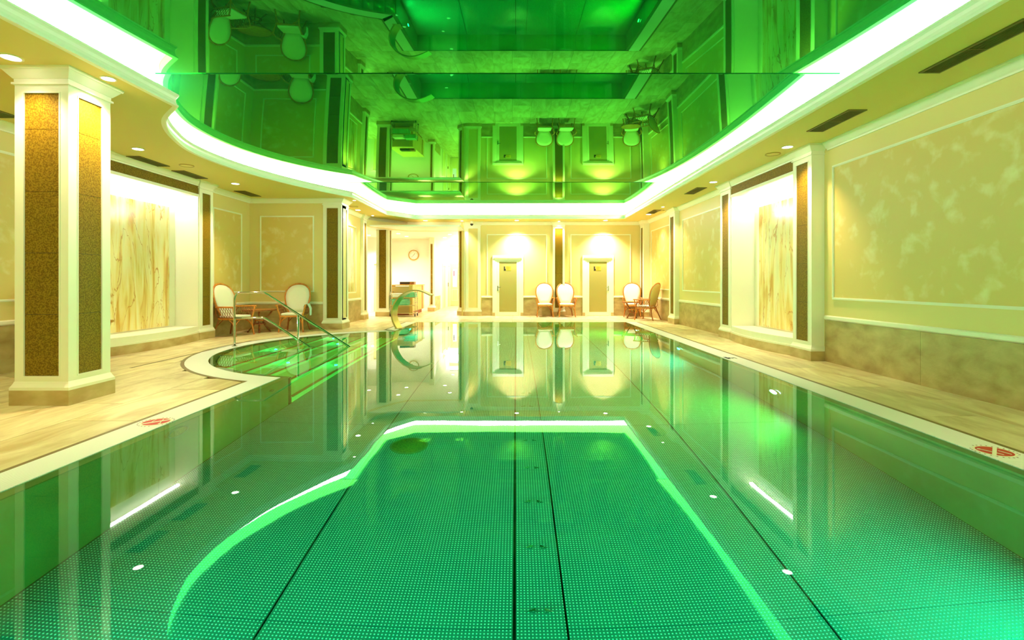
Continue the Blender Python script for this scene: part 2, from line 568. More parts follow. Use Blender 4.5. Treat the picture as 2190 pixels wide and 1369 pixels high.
# ------------------------------------------------------------------ pool basin
DP = -1.45
basin = empty('pool_basin'); struct(basin, 'stainless steel pool basin with studded floor')
def lipstrip():
    inner = pool_loop(-0.085, 0.0); outer = pool_loop(0.005, 0.0)
    bm = bmesh.new(); n = len(inner)
    for (zi, zo) in ((-0.018, -0.012),):
        A = [bm.verts.new((x, y, zi)) for x, y in inner]; B = [bm.verts.new((x, y, zo)) for x, y in outer]
        for i in range(n): bm.faces.new((A[i], A[(i + 1) % n], B[(i + 1) % n], B[i]))
        C = [bm.verts.new((x, y, -0.07)) for x, y in inner]
        for i in range(n): bm.faces.new((A[i], A[(i + 1) % n], C[(i + 1) % n], C[i]))
    me = bpy.data.meshes.new('overflow_lip'); bm.to_mesh(me); bm.free(); me.materials.append(M['lip'])
    o = bpy.data.objects.new('overflow_lip', me); COL.objects.link(o); o.parent = basin
lipstrip()
# walls
WR, WL = 3.345, -3.0
def wallpanel(q0, q1, z0, z1, name='wall_panel'):
    (xa, ya), (xb, yb) = q0, q1
    t = Vector((xb - xa, yb - ya)).normalized(); nrm = Vector((t.y, -t.x)) * 0.03
    g = t * 0.003
    MB().prism([(xa + g.x, ya + g.y), (xb - g.x, yb - g.y), (xb - g.x + nrm.x, yb - g.y + nrm.y), (xa + g.x + nrm.x, ya + g.y + nrm.y)], z0, z1).build(name, M['poolwall'], basin)
ys = [YN, -1.3, 1.4, 4.1, 6.44]
for a, b in zip(ys, ys[1:]):
    wallpanel((WL, b), (WL, a), DP, -0.018)
for a, b in ((12.42, 15.13),):
    wallpanel((WL, b), (WL, a), DP, -0.018)
ys = [YN, -0.9, 2.2, 5.2, 8.1, 11.0, 13.2, 15.13]
for a, b in zip(ys, ys[1:]):
    wallpanel((WR, a), (WR, b), DP, -0.52)
    wallpanel((WR - 0.006, a), (WR - 0.006, b), -0.512, -0.018)
for a, b in ((-3.0, -1.49), (-1.49, 0.15), (0.15, 1.82), (1.82, 3.345)):
    wallpanel((b, YF), (a, YF), DP, -0.018)
    wallpanel((a, YN), (b, YN), DP, -0.018)
ar = arc(3.0, WL, 30)[::-1]
mb = MB()
for i in range(30):
    mb.hexa([(*ar[i], DP), (*ar[i + 1], DP), (ar[i + 1][0] - 0.02, ar[i + 1][1], DP), (ar[i][0] - 0.02, ar[i][1], DP)],
            [(*ar[i], -0.018), (*ar[i + 1], -0.018), (ar[i + 1][0] - 0.02, ar[i + 1][1], -0.018), (ar[i][0] - 0.02, ar[i][1], -0.018)])
mb.build('curved_wall', M['poolwall'], basin, smooth=True)
# floor plates
box('floor_base', M['black'], -5.6, 3.5, YN, 15.3, DP - 0.06, DP - 0.03, basin)
xsf = [-3.0, -1.49, -0.012, 0.305, 1.822, 3.345]
ysf = [YN, -0.1, 2.9, 5.78, 8.7, 11.8, 15.13]
for i in range(5):
    for j in range(6):
        g = 0.008 if i in (1, 2, 3) else 0.006
        if i == 2:
            box('channel_plate', M['stud'], xsf[i] + 0.012, xsf[i + 1] - 0.006, ysf[j] + 0.002, ysf[j + 1] - 0.002, DP - 0.02, DP - 0.004, basin)
        else:
            box('floor_plate', M['stud'], xsf[i] + g, xsf[i + 1] - g, ysf[j] + 0.003, ysf[j + 1] - 0.003, DP - 0.02, DP, basin)
# inlets in the channel: pairs of small pressed scoops
for y in (2.45, 3.03, 3.6, 4.17, 4.75, 5.37, 5.95, 6.5, 7.1):
    for s in (-1, 1):
        mb = MB()
        c = 0.15 + s * 0.028
        mb.hexa([(c, y - 0.014, DP - 0.004), (c + s * 0.055, y - 0.002, DP - 0.004), (c + s * 0.055, y + 0.002, DP - 0.004), (c, y + 0.014, DP - 0.004)],
                [(c, y - 0.012, DP + 0.022), (c + s * 0.055, y - 0.001, DP - 0.003), (c + s * 0.055, y + 0.001, DP - 0.003), (c, y + 0.012, DP + 0.022)])
        mb.build('inlet', M['steel'], basin)
# steps of the round bay
for k in range(1, 6):
    xe = -4.4 + 0.35 * (k - 1); zt = -0.24 * k
    a = arc(2.98, xe, 28)
    st = MB().prism(a, zt - 0.24 if k < 5 else DP, zt).build('step', M['steplin'], basin)
    h = math.sqrt(2.98 ** 2 - (xe - CX) ** 2) - 0.02
    box('nosing', M['nosing'], xe - 0.05, xe + 0.004, CY - h, CY + h, zt - 0.03, zt + 0.003, st)
a = arc(2.98, -4.75, 20)
MB().prism(a, -0.24, -0.12).build('step', M['steplin'], basin)
# fixings in the basin walls
def disc(name, m, x, y, z, r, ax, t=0.02, parent=None, rim=None):
    """round fitting on a wall, facing +X (ax=1) or -X (ax=-1)"""
    T = lambda u, d, zz: (x + ax * zz, y + u, z + d)
    o = empty(name, (0, 0, 0))
    MB(T).cyl(0, 0, 0.0, t, r, 28).build('face_plate', m, o)
    MB(T).ring(0, 0, 0.0, t + 0.008, r, r * 1.18, 28).build('ring', rim or M['steel'], o)
    return o
tag(disc('pool_lamp', M['mosaic'], -2.995, 4.30, -0.20, 0.115, 1), 'unlit round lamp set in left pool wall below the red sign', 'lamp')
tag(disc('water_nozzle', M['steel'], -2.995, 5.97, -0.29, 0.04, 1), 'small chrome nozzle in left pool wall near the curved steps', 'nozzle')
lamps = [(2.3, 'lampteal', POOL_TEAL, 'round pool lamp in right wall nearest the camera, glowing teal', 0.8),
         (6.28, 'lampviolet', POOL_GREEN, 'round pool lamp in right wall glowing violet white', 0.5),
         (9.93, 'lampteal', POOL_TEAL, 'round pool lamp in right wall glowing teal beyond the violet one', 0.8),
         (13.4, 'lampteal', POOL_GREEN, 'round pool lamp in right wall nearest the far end, glowing green', 1.3),
         (-1.4, 'lampteal', POOL_GREEN, 'round pool lamp in right wall behind the camera', 1.0)]
def point(name, loc, col, w, r=0.08, parent=None):
    l = bpy.data.lights.new(name, 'POINT'); l.color = col; l.energy = w; l.shadow_soft_size = r
    o = bpy.data.objects.new(name, l); o.location = loc; COL.objects.link(o)
    if parent: o.parent = parent
    return o
def arealight(name, loc, rot, col, w, sx, sy, parent=None):
    l = bpy.data.lights.new(name, 'AREA'); l.shape = 'RECTANGLE'; l.size = sx; l.size_y = sy; l.color = col; l.energy = w
    o = bpy.data.objects.new(name, l); o.location = loc; o.rotation_euler = rot; COL.objects.link(o)
    if parent: o.parent = parent
    return o
def spot(name, loc, col, w, size, blend=0.6, r=0.04, rot=(0, 0, 0), parent=None):
    l = bpy.data.lights.new(name, 'SPOT'); l.color = col; l.energy = w; l.spot_size = math.radians(size); l.spot_blend = blend; l.shadow_soft_size = r
    o = bpy.data.objects.new(name, l); o.location = loc; o.rotation_euler = rot; COL.objects.link(o)
    if parent: o.parent = parent
    return o
def lamp_area(loc, rot, col, w, parent):
    l = bpy.data.lights.new('lamp_light', 'AREA'); l.shape = 'DISK'; l.size = 0.15; l.color = col; l.energy = w
    o = bpy.data.objects.new('lamp_light', l); o.location = loc; o.rotation_euler = rot; COL.objects.link(o); o.parent = parent
for y, mm, colr, lab, k in lamps:
    o = tag(disc('pool_lamp', M[mm], WR - 0.01, y, -0.69, 0.085, -1), lab, 'lamp', 'round lamps in the right pool wall')
    lamp_area((WR - 0.045, y, -0.69), (0, math.pi / 2, 0), colr, K_POOL * k, o)
for y, k in ((-2.2, 1.0), (1.2, 1.3), (13.7, 1.0)):  # lamps added to brighten the left side and far end of the pool
    o = tag(disc('pool_lamp', M['lampteal'], WL, y, -0.69, 0.085, 1), 'added round fill lamp in left pool wall, glowing teal, %s' % {-2.2: 'behind the camera', 1.2: 'beside the camera', 13.7: 'beyond the swan neck fountain'}[y], 'lamp')
    lamp_area((WL + 0.035, y, -0.69), (0, -math.pi / 2, 0), POOL_TEAL, K_POOL * k, o)
led = [(-4.75, 9.3, 1), (-4.4, 11.3, 2), (-4.05, 8.3, 3), (-4.05, 10.6, 3), (-3.35, 8.6, 5), (-3.35, 10.8, 5)]
wh = ['under the upper rail post', 'at the far end of upper steps', 'on near part of third step', 'on far part of third step', 'on near part of lowest step', 'on far part of lowest step']
for (lx, ly, k), w in zip(led, wh):
    zt = -0.24 * k + 0.0
    o = empty('step_light', (lx + 0.18, ly, zt + 0.004)); tag(o, 'small green step light ' + w, 'light', 'green lights on the pool steps')
    MB().cyl(0, 0, 0, 0.008, 0.035, 16).build('lens', M['ledgreen'], o)
    MB().ring(0, 0, 0, 0.012, 0.035, 0.045, 16).build('ring', M['steel'], o)
    point('lamp_light', (lx + 0.18, ly, zt + 0.07), POOL_TEAL, 3.0, 0.02, o).location = (0, 0, 0.07)
# drain cover
dr = empty('drain_cover', (-1.14, 5.21, DP)); tag(dr, 'round dark drain cover on the pool floor left of centre channel', 'drain')
MB().cyl(0, 0, 0, 0.012, 0.19, 40).build('cover', M['mosaic'], dr)
MB().ring(0, 0, 0, 0.018, 0.18, 0.20, 40).build('rim', M['brown'], dr)
# water
wt = fill_poly('pool_water', [pool_loop(0.004, 0.01)], -0.003, M['water'])
tag(wt, 'still green lit pool water', 'water', kind='stuff')

# ------------------------------------------------------------------ ceiling: soffit, cove, stretch panels
cove = [(3.80, -4.9), (3.80, 17.08), (-3.52, 17.12), (-4.26, 16.03)]
curve = catmull([(-4.27, 12.72), (-4.72, 11.9), (-5.20, 10.72), (-5.49, 9.5), (-5.50, 8.34), (-5.22, 7.42), (-4.80, 6.66), (-4.25, 6.10)], 6)
cove += curve + [(-4.25, -4.9)]
ceil = fill_poly('ceiling', [[(-8.5, -6.1), (5.2, -6.1), (5.2, 18.3), (-8.5, 18.3)], cove], ZC, M['ceil'])
struct(ceil, 'cream soffit round the pool')
ml = sweep_loop('trim_1', cove, [(-0.03, 3.45), (0.012, 3.445), (0.03, 3.448), (0.03, 3.468), (0.018, 3.474), (0.006, 3.50), (0.004, 3.53), (0.012, 3.56),
                                 (0.03, 3.578), (0.036, 3.582), (0.036, 3.600), (-0.02, 3.600)], M['trim'])
struct(ml, 'moulded edge of ceiling cove')
lg = sweep_loop('trim_2', cove, [(-0.02, 3.59), (-0.03, 3.50), (-0.19, 3.50)], M['trim'], closed_prof=False); struct(lg, 'ledge inside the cove')
cv = sweep_loop('glowing_cove_recess', cove, [(-0.035, 3.503), (-0.175, 3.503), (-0.18, 3.83)], M['cove'], closed_prof=False)  # painted ledge and back wall emit themselves, standing in for hidden tubes
tag(cv, 'continuous blazing white ledge and back wall of the ceiling cove, made to glow', 'light')
stc = empty('ceiling_stretch'); struct(stc, 'glossy green mirror stretch ceiling')
for a, b in ((-5.3, -0.6), (-0.6, 6.0), (6.0, 12.6), (12.6, 17.4)):
    bm = bmesh.new(); n = 48; L = (b - a); hz = 0.072 * (L / 6.6) ** 2
    if a == 12.6: hz = 0.045
    rows = []
    for k in range(n + 1):
        y = a + 0.002 + (L - 0.004) * k / n; t = 2 * k / n - 1
        z = 3.82 - hz * (1 - t * t)
        rows.append([bm.verts.new((xx, y, z)) for xx in (-6.0, 4.2)])
    for k in range(n):
        f = bm.faces.new((rows[k][0], rows[k][1], rows[k + 1][1], rows[k + 1][0])); f.smooth = True
    me = bpy.data.meshes.new('ceiling_panel'); bm.to_mesh(me); bm.free(); me.materials.append(M['mirror'])
    o = child('ceiling_panel', me, stc)
for y in (-0.6, 6.0, 12.6):
    box('ceiling_seam', M['mirror'], -6.0, 4.2, y - 0.004, y + 0.004, 3.813, 3.83, stc)

# ------------------------------------------------------------------ walls
CROWN = [(0, 3.33), (0.018, 3.33), (0.022, 3.35), (0.04, 3.365), (0.075, 3.41), (0.09, 3.43), (0.105, 3.435), (0.105, 3.45), (0, 3.45)]
RAIL = [(0, 0.655), (0.012, 0.66), (0.03, 0.675), (0.03, 0.715), (0.018, 0.725), (0, 0.73)]
tn = [3]
def crown(T, u0, u1):
    o = MB(T).extr(CROWN, u0, u1).build('trim_%d' % tn[0], M['trim']); tn[0] += 1; struct(o, 'crown moulding'); return o
def panel_frame(T, u0, u1, z0, z1, parent, fill=True, w=0.035):
    mb = MB(T)
    for (a, b, c, d) in ((u0, u1, z0, z0 + w), (u0, u1, z1 - w, z1)):
        mb.box(a, b, 0, 0.016, c, d); mb.box(a + w * .3, b - w * .3, 0.016, 0.026, c + w * .3, d - w * .25)
    for (a, b) in ((u0, u0 + w), (u1 - w, u1)):
        mb.box(a, b, 0, 0.016, z0 + w, z1 - w); mb.box(a + w * .3, b - w * .3, 0.016, 0.026, z0 + w, z1 - w)
    f = mb.build('panel_frame', M['trim'], parent)
    if fill: box('plaster_panel', M['mottle'], u0 + w, u1 - w, -0.002, 0.005, z0 + w, z1 - w, parent, T)
def wainscot(T, cuts, parent):
    for a, b in zip(cuts, cuts[1:]):
        box('stone_panel', M['stone'], a + 0.002, b - 0.002, 0, 0.014, 0.0, 0.655, parent, T)
    MB(T).extr(RAIL, cuts[0], cuts[-1]).build('chair_rail', M['trim'], parent)

wr = box('wall_right', M['cream'], -6.0, 8.30, -0.30, 0.0, -0.02, ZC, None, TR); struct(wr)
box('wall_section', M['cream'], 10.66, 18.1, -0.30, 0.0, -0.02, ZC, wr, TR)
box('wall_section', M['cream'], 8.30, 10.66, -0.60, -0.34, -0.02, ZC, wr, TR)
wainscot(TR, [0.6, 2.36, 4.16, 5.96, 7.76], wr)
wainscot(TR, [11.2, 12.8, 14.38], wr)
wainscot(TR, [14.95, 16.2, 17.45], wr)
panel_frame(TR, 1.0, 7.58, 0.985, 3.06, wr)
panel_frame(TR, 11.5, 14.1, 0.985, 3.05, wr)
panel_frame(TR, 15.2, 17.2, 0.985, 3.05, wr)
crown(TR, -6, 7.7); crown(TR, 11.2, 14.4); crown(TR, 14.95, 17.5)

wl = box('wall_left', M['cream'], -6.0, 8.17, -0.3, 0.0, -0.02, ZC, None, TL); struct(wl)
box('wall_section', M['cream'], 10.58, 13.1, -0.3, 0.0, -0.02, ZC, wl, TL)
box('wall_section', M['cream'], 8.17, 10.58, -0.6, -0.34, -0.02, ZC, wl, TL)
wainscot(TL, [2.2, 4.0, 5.8, 7.6], wl)
wainscot(TL, [11.08, 12.93], wl)
panel_frame(TL, 3.0, 7.4, 0.985, 3.06, wl)
panel_frame(TL, 11.35, 12.55, 0.985, 3.0, wl)
crown(TL, -6, 7.6); crown(TL, 11.1, 12.93)

wa = box('wall_alcove', M['cream'], -7.3, -4.6, -0.3, 0.0, -0.02, ZC, None, TA); struct(wa)
wainscot(TA, [-7.05, -6.0, -5.1], wa)
panel_frame(TA, -6.77, -5.34, 0.985, 3.0, wa)
crown(TA, -7.05, -5.05)
ws = box('wall_side', M['cream'], 13.2, 16.3, -0.3, 0.0, -0.02, ZC, None, TS); struct(ws)
wainscot(TS, [13.4, 14.7, 16.05], ws)
panel_frame(TS, 13.75, 15.55, 0.90, 3.0, ws, fill=False)
box('onyx_panel', M['onyx'], 14.0, 15.3, 0.0, 0.02, 0.95, 2.9, ws, TS)
crown(TS, 13.4, 16.1)

wf = box('wall_far', M['cream'], -2.0, 5.1, -0.3, 0.0, -0.02, ZC, None, TF); struct(wf)
def far_wains(cuts):
    wainscot(TF, cuts, wf)
far_wains([-1.27, -0.86]); far_wains([0.27, 1.35]); far_wains([1.78, 2.44]); far_wains([3.58, 4.6])
for u0, u1, gaps in ((-1.07, 1.14, (-0.86, 0.27)), (2.0, 4.22, (2.44, 3.58))):
    mb = MB(TF); w = 0.035
    mb.box(u0, u1, 0, 0.02, 2.96, 2.96 + w)
    mb.box(u0, u0 + w, 0, 0.02, 0.73, 2.96); mb.box(u1 - w, u1, 0, 0.02, 0.73, 2.96)
    mb.build('panel_frame', M['trim'], wf)
crown(TF, -1.3, 4.7)
wb = box('wall_back', M['cream'], -7.2, 5.2, -0.3, 0.0, -0.02, 3.9, None, TB); struct(wb)

# ------------------------------------------------------------------ pilasters and columns
def tiles(T, u0, u1, d, zs, parent):
    box('tile_bed', M['ventdark'], u0, u1, d, d + 0.005, zs[0], zs[-1], parent, T)
    for a, b in zip(zs, zs[1:]):
        box('tile', M['mosaic'], u0 + 0.002, u1 - 0.002, d, d + 0.010, a + 0.002, b - 0.002, parent, T)
ZT = [0.296, 0.93, 1.56, 2.19, 2.83, 3.20]
def face(T, u0, u1, d, parent, mg=0.095, tile=True, z0=0.296, z1=3.20, zs=None):
    """framed field on a shaft face whose core lies at d"""
    mb = MB(T); t = 0.018
    mb.box(u0, u0 + mg, d, d + t, 0.24, 3.30); mb.box(u1 - mg, u1, d, d + t, 0.24, 3.30)
    mb.box(u0 + mg, u1 - mg, d, d + t, 0.24, z0); mb.box(u0 + mg, u1 - mg, d, d + t, z1, 3.30)
    b = 0.012
    mb.box(u0 + mg - b, u0 + mg, d + t, d + t + 0.005, z0 - b, z1 + b); mb.box(u1 - mg, u1 - mg + b, d + t, d + t + 0.005, z0 - b, z1 + b)
    mb.box(u0 + mg, u1 - mg, d + t, d + t + 0.005, z0 - b, z0); mb.box(u0 + mg, u1 - mg, d + t, d + t + 0.005, z1, z1 + b)
    mb.build('face_frame', M['trim'], parent)
    if tile: tiles(T, u0 + mg, u1 - mg, d, zs or ZT, parent)
    else: box('inset_panel', M['cream'], u0 + mg, u1 - mg, d, d + 0.008, z0, z1, parent, T)

def pilaster(T, u0, u1, d, label, tile=True, mg=0.095, e=0.03):
    """wall pilaster: base overhangs the shaft by e"""
    o = empty('pilaster', T((u0 + u1) / 2, d, 0)); struct(o, label)
    o.location = (0, 0, 0)
    a, b, dd = u0 + e, u1 - e, d - e
    MB(T).box(a, b, 0, dd - 0.018, 0.2, ZC).build('shaft', M['trim'], o)
    box('plinth', M['plinth'], u0, u1, 0, d, 0, 0.155, o, T)
    MB(T).frustum(a, b, 0, dd, 0.155, 0.185, e, e, False).frustum(a, b, 0, dd, 0.185, 0.215, e * .9, 0.012, False).frustum(a, b, 0, dd, 0.215, 0.24, 0.012, 0.003, False).build('base_moulding', M['trim'], o)
    MB(T).frustum(a, b, 0, dd, 3.285, 3.305, 0.02, 0.02, False).frustum(a, b, 0, dd, 3.30, 3.345, 0.003, 0.006, False).frustum(a, b, 0, dd, 3.345, 3.42, 0.012, 0.07, False).frustum(a, b, 0, dd, 3.42, ZC, 0.08, 0.085, False).build('capital', M['trim'], o)
    face(T, a, b, dd - 0.018, o, mg, tile)
    return o

def column(x0, x1, y0, y1, label, sides, e=0.03, name='column'):
    o = empty(name, (0, 0, 0)); struct(o, label)
    a, b, c, d = x0 + e, x1 - e, y0 + e, y1 - e
    t = 0.018
    box('shaft', M['trim'], a + t, b - t, c + t, d - t, 0.2, ZC, o)
    box('plinth', M['plinth'], x0, x1, y0, y1, 0, 0.155, o)
    MB().frustum(a, b, c, d, 0.155, 0.185, e, e).frustum(a, b, c, d, 0.185, 0.215, e * .9, 0.012).frustum(a, b, c, d, 0.215, 0.24, 0.012, 0.003).build('base_moulding', M['trim'], o)
    MB().frustum(a, b, c, d, 3.285, 3.305, 0.02, 0.02).frustum(a, b, c, d, 3.30, 3.345, 0.003, 0.006).frustum(a, b, c, d, 3.345, 3.42, 0.012, 0.07).frustum(a, b, c, d, 3.42, ZC, 0.08, 0.09).build('capital', M['trim'], o)
    Tf = {'front': (lambda u, q, z: (u, c + t - q, z), a, b), 'back': (lambda u, q, z: (u, d - t + q, z), a, b),
          'right': (lambda u, q, z: (b - t + q, u, z), c, d), 'left': (lambda u, q, z: (a + t - q, u, z), c, d)}
    for s, (T, p, q) in Tf.items():
        if s in ('left', 'right'): p, q = p + t, q - t
        face(T, p, q, 0.0, o, 0.095, s in sides)
    return o

column(-5.17, -4.56, 4.98, 5.56, 'large square column nearest camera on left deck', ('front', 'right', 'left', 'back'))
column(-5.17, -4.56, -1.2, -0.6, 'square column behind the camera', ('front', 'right', 'left', 'back'))
column(-5.12, -4.57, 12.86, 13.44, 'square column with bronze tiles at the end of the seating alcove', ('front', 'right'))
column(-5.28, -4.98, 16.0, 16.5, 'slim pillar at the lobby opening', ('right',))
column(-5.07, -4.56, 17.6, 18.1, 'column in the lobby left of the towel trolley', ('front', 'right'))
pilaster(TR, 7.76, 8.33, 0.235, 'pilaster at near side of right niche')
pilaster(TR, 10.63, 11.2, 0.225, 'pilaster at far side of right niche')
pilaster(TR, 14.38, 14.95, 0.16, 'pilaster between two plaster panels on right wall', mg=0.11)
pilaster(TR, 17.42, 17.95, 0.24, 'corner pilaster between right and far walls', mg=0.12)
pilaster(TL, 7.62, 8.2, 0.23, 'pilaster at near side of left niche, behind the column')
pilaster(TL, 10.55, 11.08, 0.23, 'pilaster at far side of left niche')
pilaster(TF, 1.32, 1.81, 0.13, 'tiled pilaster between the two far doors', mg=0.075)
# chamfered column at the lobby opening
cc = empty('column'); struct(cc, 'chamfered column under the camera dome at the lobby opening')
poly = [(-1.84, 17.90), (-1.30, 17.90), (-1.30, 18.4), (-2.15, 18.4), (-2.15, 18.21)]
def grow(p, e):
    c = Vector((sum(x for x, _ in p) / len(p), sum(y for _, y in p) / len(p)))
    return [tuple(c + (Vector(q) - c) * (1 + e / (Vector(q) - c).length)) for q in p]
MB().prism(poly, 0.2, ZC).build('shaft', M['trim'], cc)
MB().prism(grow(poly, 0.05), 0, 0.155).build('plinth', M['plinth'], cc)
MB().prism(grow(poly, 0.05), 0.155, 0.2).prism(grow(poly, 0.025), 0.2, 0.24).build('base_moulding', M['trim'], cc)
MB().prism(grow(poly, 0.03), 3.3, 3.35).prism(grow(poly, 0.07), 3.35, 3.4).prism(grow(poly, 0.1), 3.4, ZC).build('capital', M['trim'], cc)
dv = Vector((-0.31, 0.31)).normalized(); dn = Vector((-0.7071, -0.7071))
Tc = lambda u, q, z: (-1.84 + dv.x * u + dn.x * q, 17.90 + dv.y * u + dn.y * q, z)
face(Tc, 0.02, 0.42, -0.004, cc, 0.07)
Tc2 = lambda u, q, z: (-1.84 + u, 17.90 - q, z)
face(Tc2, 0.02, 0.52, -0.004, cc, 0.08, tile=False)

# ------------------------------------------------------------------ illuminated niches
def niche(T, u0, u1, side, d_f, on0, on1, parent, label_side):
    # reveal box
    mb = MB(T)
    mb.box(u0, u0 + 0.02, -0.335, d_f - 0.03, 0.30, 3.12); mb.box(u1 - 0.02, u1, -0.335, d_f - 0.03, 0.30, 3.12)
    mb.box(u0, u1, -0.34, d_f - 0.06, 3.12, 3.14)
    mb.build('niche_reveal', M['trim'], parent)
    MB(T).box(u0, u1, -0.34, -0.32, 0.30, 3.14).build('niche_back', M['trim'], parent)
    # lintel above
    MB(T).box(u0, u1, -0.3, d_f - 0.05, 3.14, ZC).build('lintel', M['trim'], parent)
    n = 6
    for k in range(n):
        a = u0 + (u1 - u0) * k / n; b = u0 + (u1 - u0) * (k + 1) / n
        box('tile', M['mosaic'], a + 0.002, b - 0.002, d_f - 0.05, d_f - 0.035, 3.15, 3.325, parent, T)
    MB(T).extr([(d_f - 0.05 + d, z) for d, z in CROWN], u0 - 0.3, u1 + 0.3).build('niche_crown', M['trim'], parent)
    mb = MB(T); mb.box(u0 - 0.0, u1, d_f - 0.05, d_f - 0.02, 3.10, 3.15); mb.build('niche_trim', M['trim'], parent)
    # bowed sill and plinth
    def bow(e, u): 
        t = (u - (u0 + u1) / 2) / ((u1 - u0) / 2); return d_f + e + 0.15 * (1 - t * t)
    N = 16; us = [u0 - 0.12 + (u1 - u0 + 0.24) * k / N for k in range(N + 1)]
    def bowed(name, m, e, z0, z1):
        poly = [(u, max(bow(e, u), d_f - 0.05)) for u in us] + [(us[-1], -0.33), (us[0], -0.33)]
        MB(T).prism(poly, z0, z1).build(name, m, parent)
    bowed('sill', M['trim'], -0.04, 0.155, 0.30)
    bowed('sill_moulding', M['trim'], -0.015, 0.155, 0.185)
    for i in range(4):
        seg = us[i * 4:(i + 1) * 4 + 1]
        poly = [(u, bow(0.0, u)) for u in seg] + [(seg[-1], -0.1), (seg[0], -0.1)]
        MB(T).prism(poly, 0.0, 0.155).build('plinth_stone', M['plinth'], parent)
    # onyx slab with its polished edge
    os_ = box('onyx_panel', M['onyx'], on0, on1, -0.32, -0.285, 0.33, 2.84, None, T)
    tag(os_, 'veined golden onyx slab glowing in the niche of %s wall' % label_side, 'panel')
    # light tube in niche top and jambs
    lt = MB(T).box(u0 + 0.06, u1 - 0.06, -0.25, -0.19, 3.085, 3.118).build('niche_light', M['nichelight'])
    tag(lt, 'white light strip under the head of the %s wall niche' % label_side, 'light')
niche(TR, 8.30, 10.66, 1, 0.21, 8.62, 10.38, wr, 'right')
niche(TL, 8.17, 10.58, -1, 0.21, 8.66, 10.34, wl, 'left')

# ------------------------------------------------------------------ doors in the far wall
def far_door(n, u0, u1, hinge_left, where):
    d = empty('door_%d' % n); struct(d)
    mb = MB(TF)
    for a, b in ((u0, u0 + 0.09), (u1 - 0.09, u1)): mb.box(a, b, 0, 0.05, 0.10, 2.22)
    mb.box(u0 + 0.09, u1 - 0.09, 0, 0.05, 2.13, 2.22)
    mb.box(u0 + 0.06, u1 - 0.06, 0.05, 0.075, 2.11, 2.15)
    mb.frustum(u0 + 0.10, u1 - 0.10, 0, 0.04, 2.07, 2.13, 0.0, 0.04, False)
    mb.box(u0 + 0.09, u0 + 0.17, 0, 0.035, 0.0, 2.09); mb.box(u1 - 0.17, u1 - 0.09, 0, 0.035, 0.0, 2.09)
    mb.box(u0 + 0.17, u1 - 0.17, 0, 0.035, 2.02, 2.09)
    mb.build('door_frame', M['trim'], d)
    mb = MB(TF)
    for a, b in ((u0, u0 + 0.09), (u1 - 0.09, u1)): mb.box(a - 0.01, b, 0, 0.06, 0.0, 0.12)
    mb.build('frame_foot', M['plinth'], d)
    a, b = u0 + 0.175, u1 - 0.175
    lf = MB(TF).box(a, a + 0.07, 0, 0.025, 0.01, 2.015).box(b - 0.07, b, 0, 0.025, 0.01, 2.015).box(a + .07, b - .07, 0, 0.025, 0.01, 0.14).box(a + .07, b - .07, 0, 0.025, 1.985, 2.015).build('door_leaf', M['trim'], d)
    box('pane', M['glassdoor'], a + 0.07, b - 0.07, 0, 0.012, 0.14, 1.985, lf, TF)
    hx = a + 0.02 if not hinge_left else b - 0.02
    s = 1 if not hinge_left else -1
    MB(TF).box(hx - 0.015, hx + 0.015, 0.025, 0.033, 0.92, 1.10).box(hx, hx + s * 0.10, 0.045, 0.06, 1.03, 1.05).box(hx - 0.01, hx + 0.01, 0.03, 0.05, 1.03, 1.05).build('door_handle', M['steel'], d)
    # plaque
    pu = (a + b) / 2 - 0.02
    p = empty('door_plaque', (0, 0, 0)); tag(p, 'small gold information plaque with dark emblem on the %s far door' % where, 'sign')
    box('plate', M['gold'], pu - 0.05, pu + 0.13, 0.012, 0.018, 1.66, 1.82, p, TF)
    MB(TF).box(pu - 0.13, pu - 0.09, 0.012, 0.018, 1.66, 1.81).box(pu - 0.09, pu - 0.06, 0.012, 0.018, 1.66, 1.72).build('emblem', M['dark'], p)
    mb = MB(TF)
    for k, (l0, l1) in enumerate(((0, .10), (0, .13), (0.01, .12), (0, .09), (0, .12))):
        mb.box(pu - 0.035 + l0, pu - 0.035 + l1, 0.018, 0.0195, 1.79 - k * 0.026, 1.80 - k * 0.026)
    mb.build('lettering', M['goldtext'], p)
far_door(1, -0.86, 0.27, False, 'left')
far_door(2, 2.44, 3.58, True, 'right')

# ------------------------------------------------------------------ lobby beyond the opening
ZL = 3.12
lb = empty('wall_lobby'); struct(lb)
bm1 = [(-5.0, 16.42), (-3.95, 17.93), (-2.0, 17.93), (-2.0, 18.15), (-4.05, 18.15), (-5.15, 16.5)]
MB().prism([(-5.0, 16.42), (-3.95, 17.93), (-4.05, 18.15), (-5.15, 16.5)], ZL - 0.003, ZC + 0.02).prism([(-3.95, 17.93), (-2.0, 17.93), (-2.0, 18.15), (-4.05, 18.15)], ZL - 0.003, ZC + 0.02).build('beam', M['cream'], lb)
MB().prism([(-5.03, 16.39), (-3.98, 17.89), (-3.95, 17.93), (-5.0, 16.42)], 3.34, ZC - 0.002).prism([(-3.98, 17.89), (-2.0, 17.89), (-2.0, 17.93), (-3.95, 17.93)], 3.34, ZC - 0.002).build('beam_moulding', M['trim'], lb)
box('lobby_ceiling', M['white'], -8.5, -1.9, 16.5, 26.0, ZL, ZL + 0.05, lb)
box('clock_wall', M['white'], -5.6, -3.62, 21.3, 21.5, 0, ZL, lb)
box('back_wall', M['white'], -8.5, -5.6, 20.6, 20.8, 0, ZL, lb)
box('return_wall', M['white'], -5.62, -5.6, 20.6, 21.5, 0, ZL, lb)
box('left_wall', M['white'], -8.5, -8.4, 13.0, 20.8, 0, ZL + .3, lb)
box('left_wall', M['white'], -8.5, -5.4, 13.2, 13.3, 0, ZL + .3, lb)
box('left_return', M['white'], -5.4, -5.3, 13.2, 16.4, 0, ZC, lb)
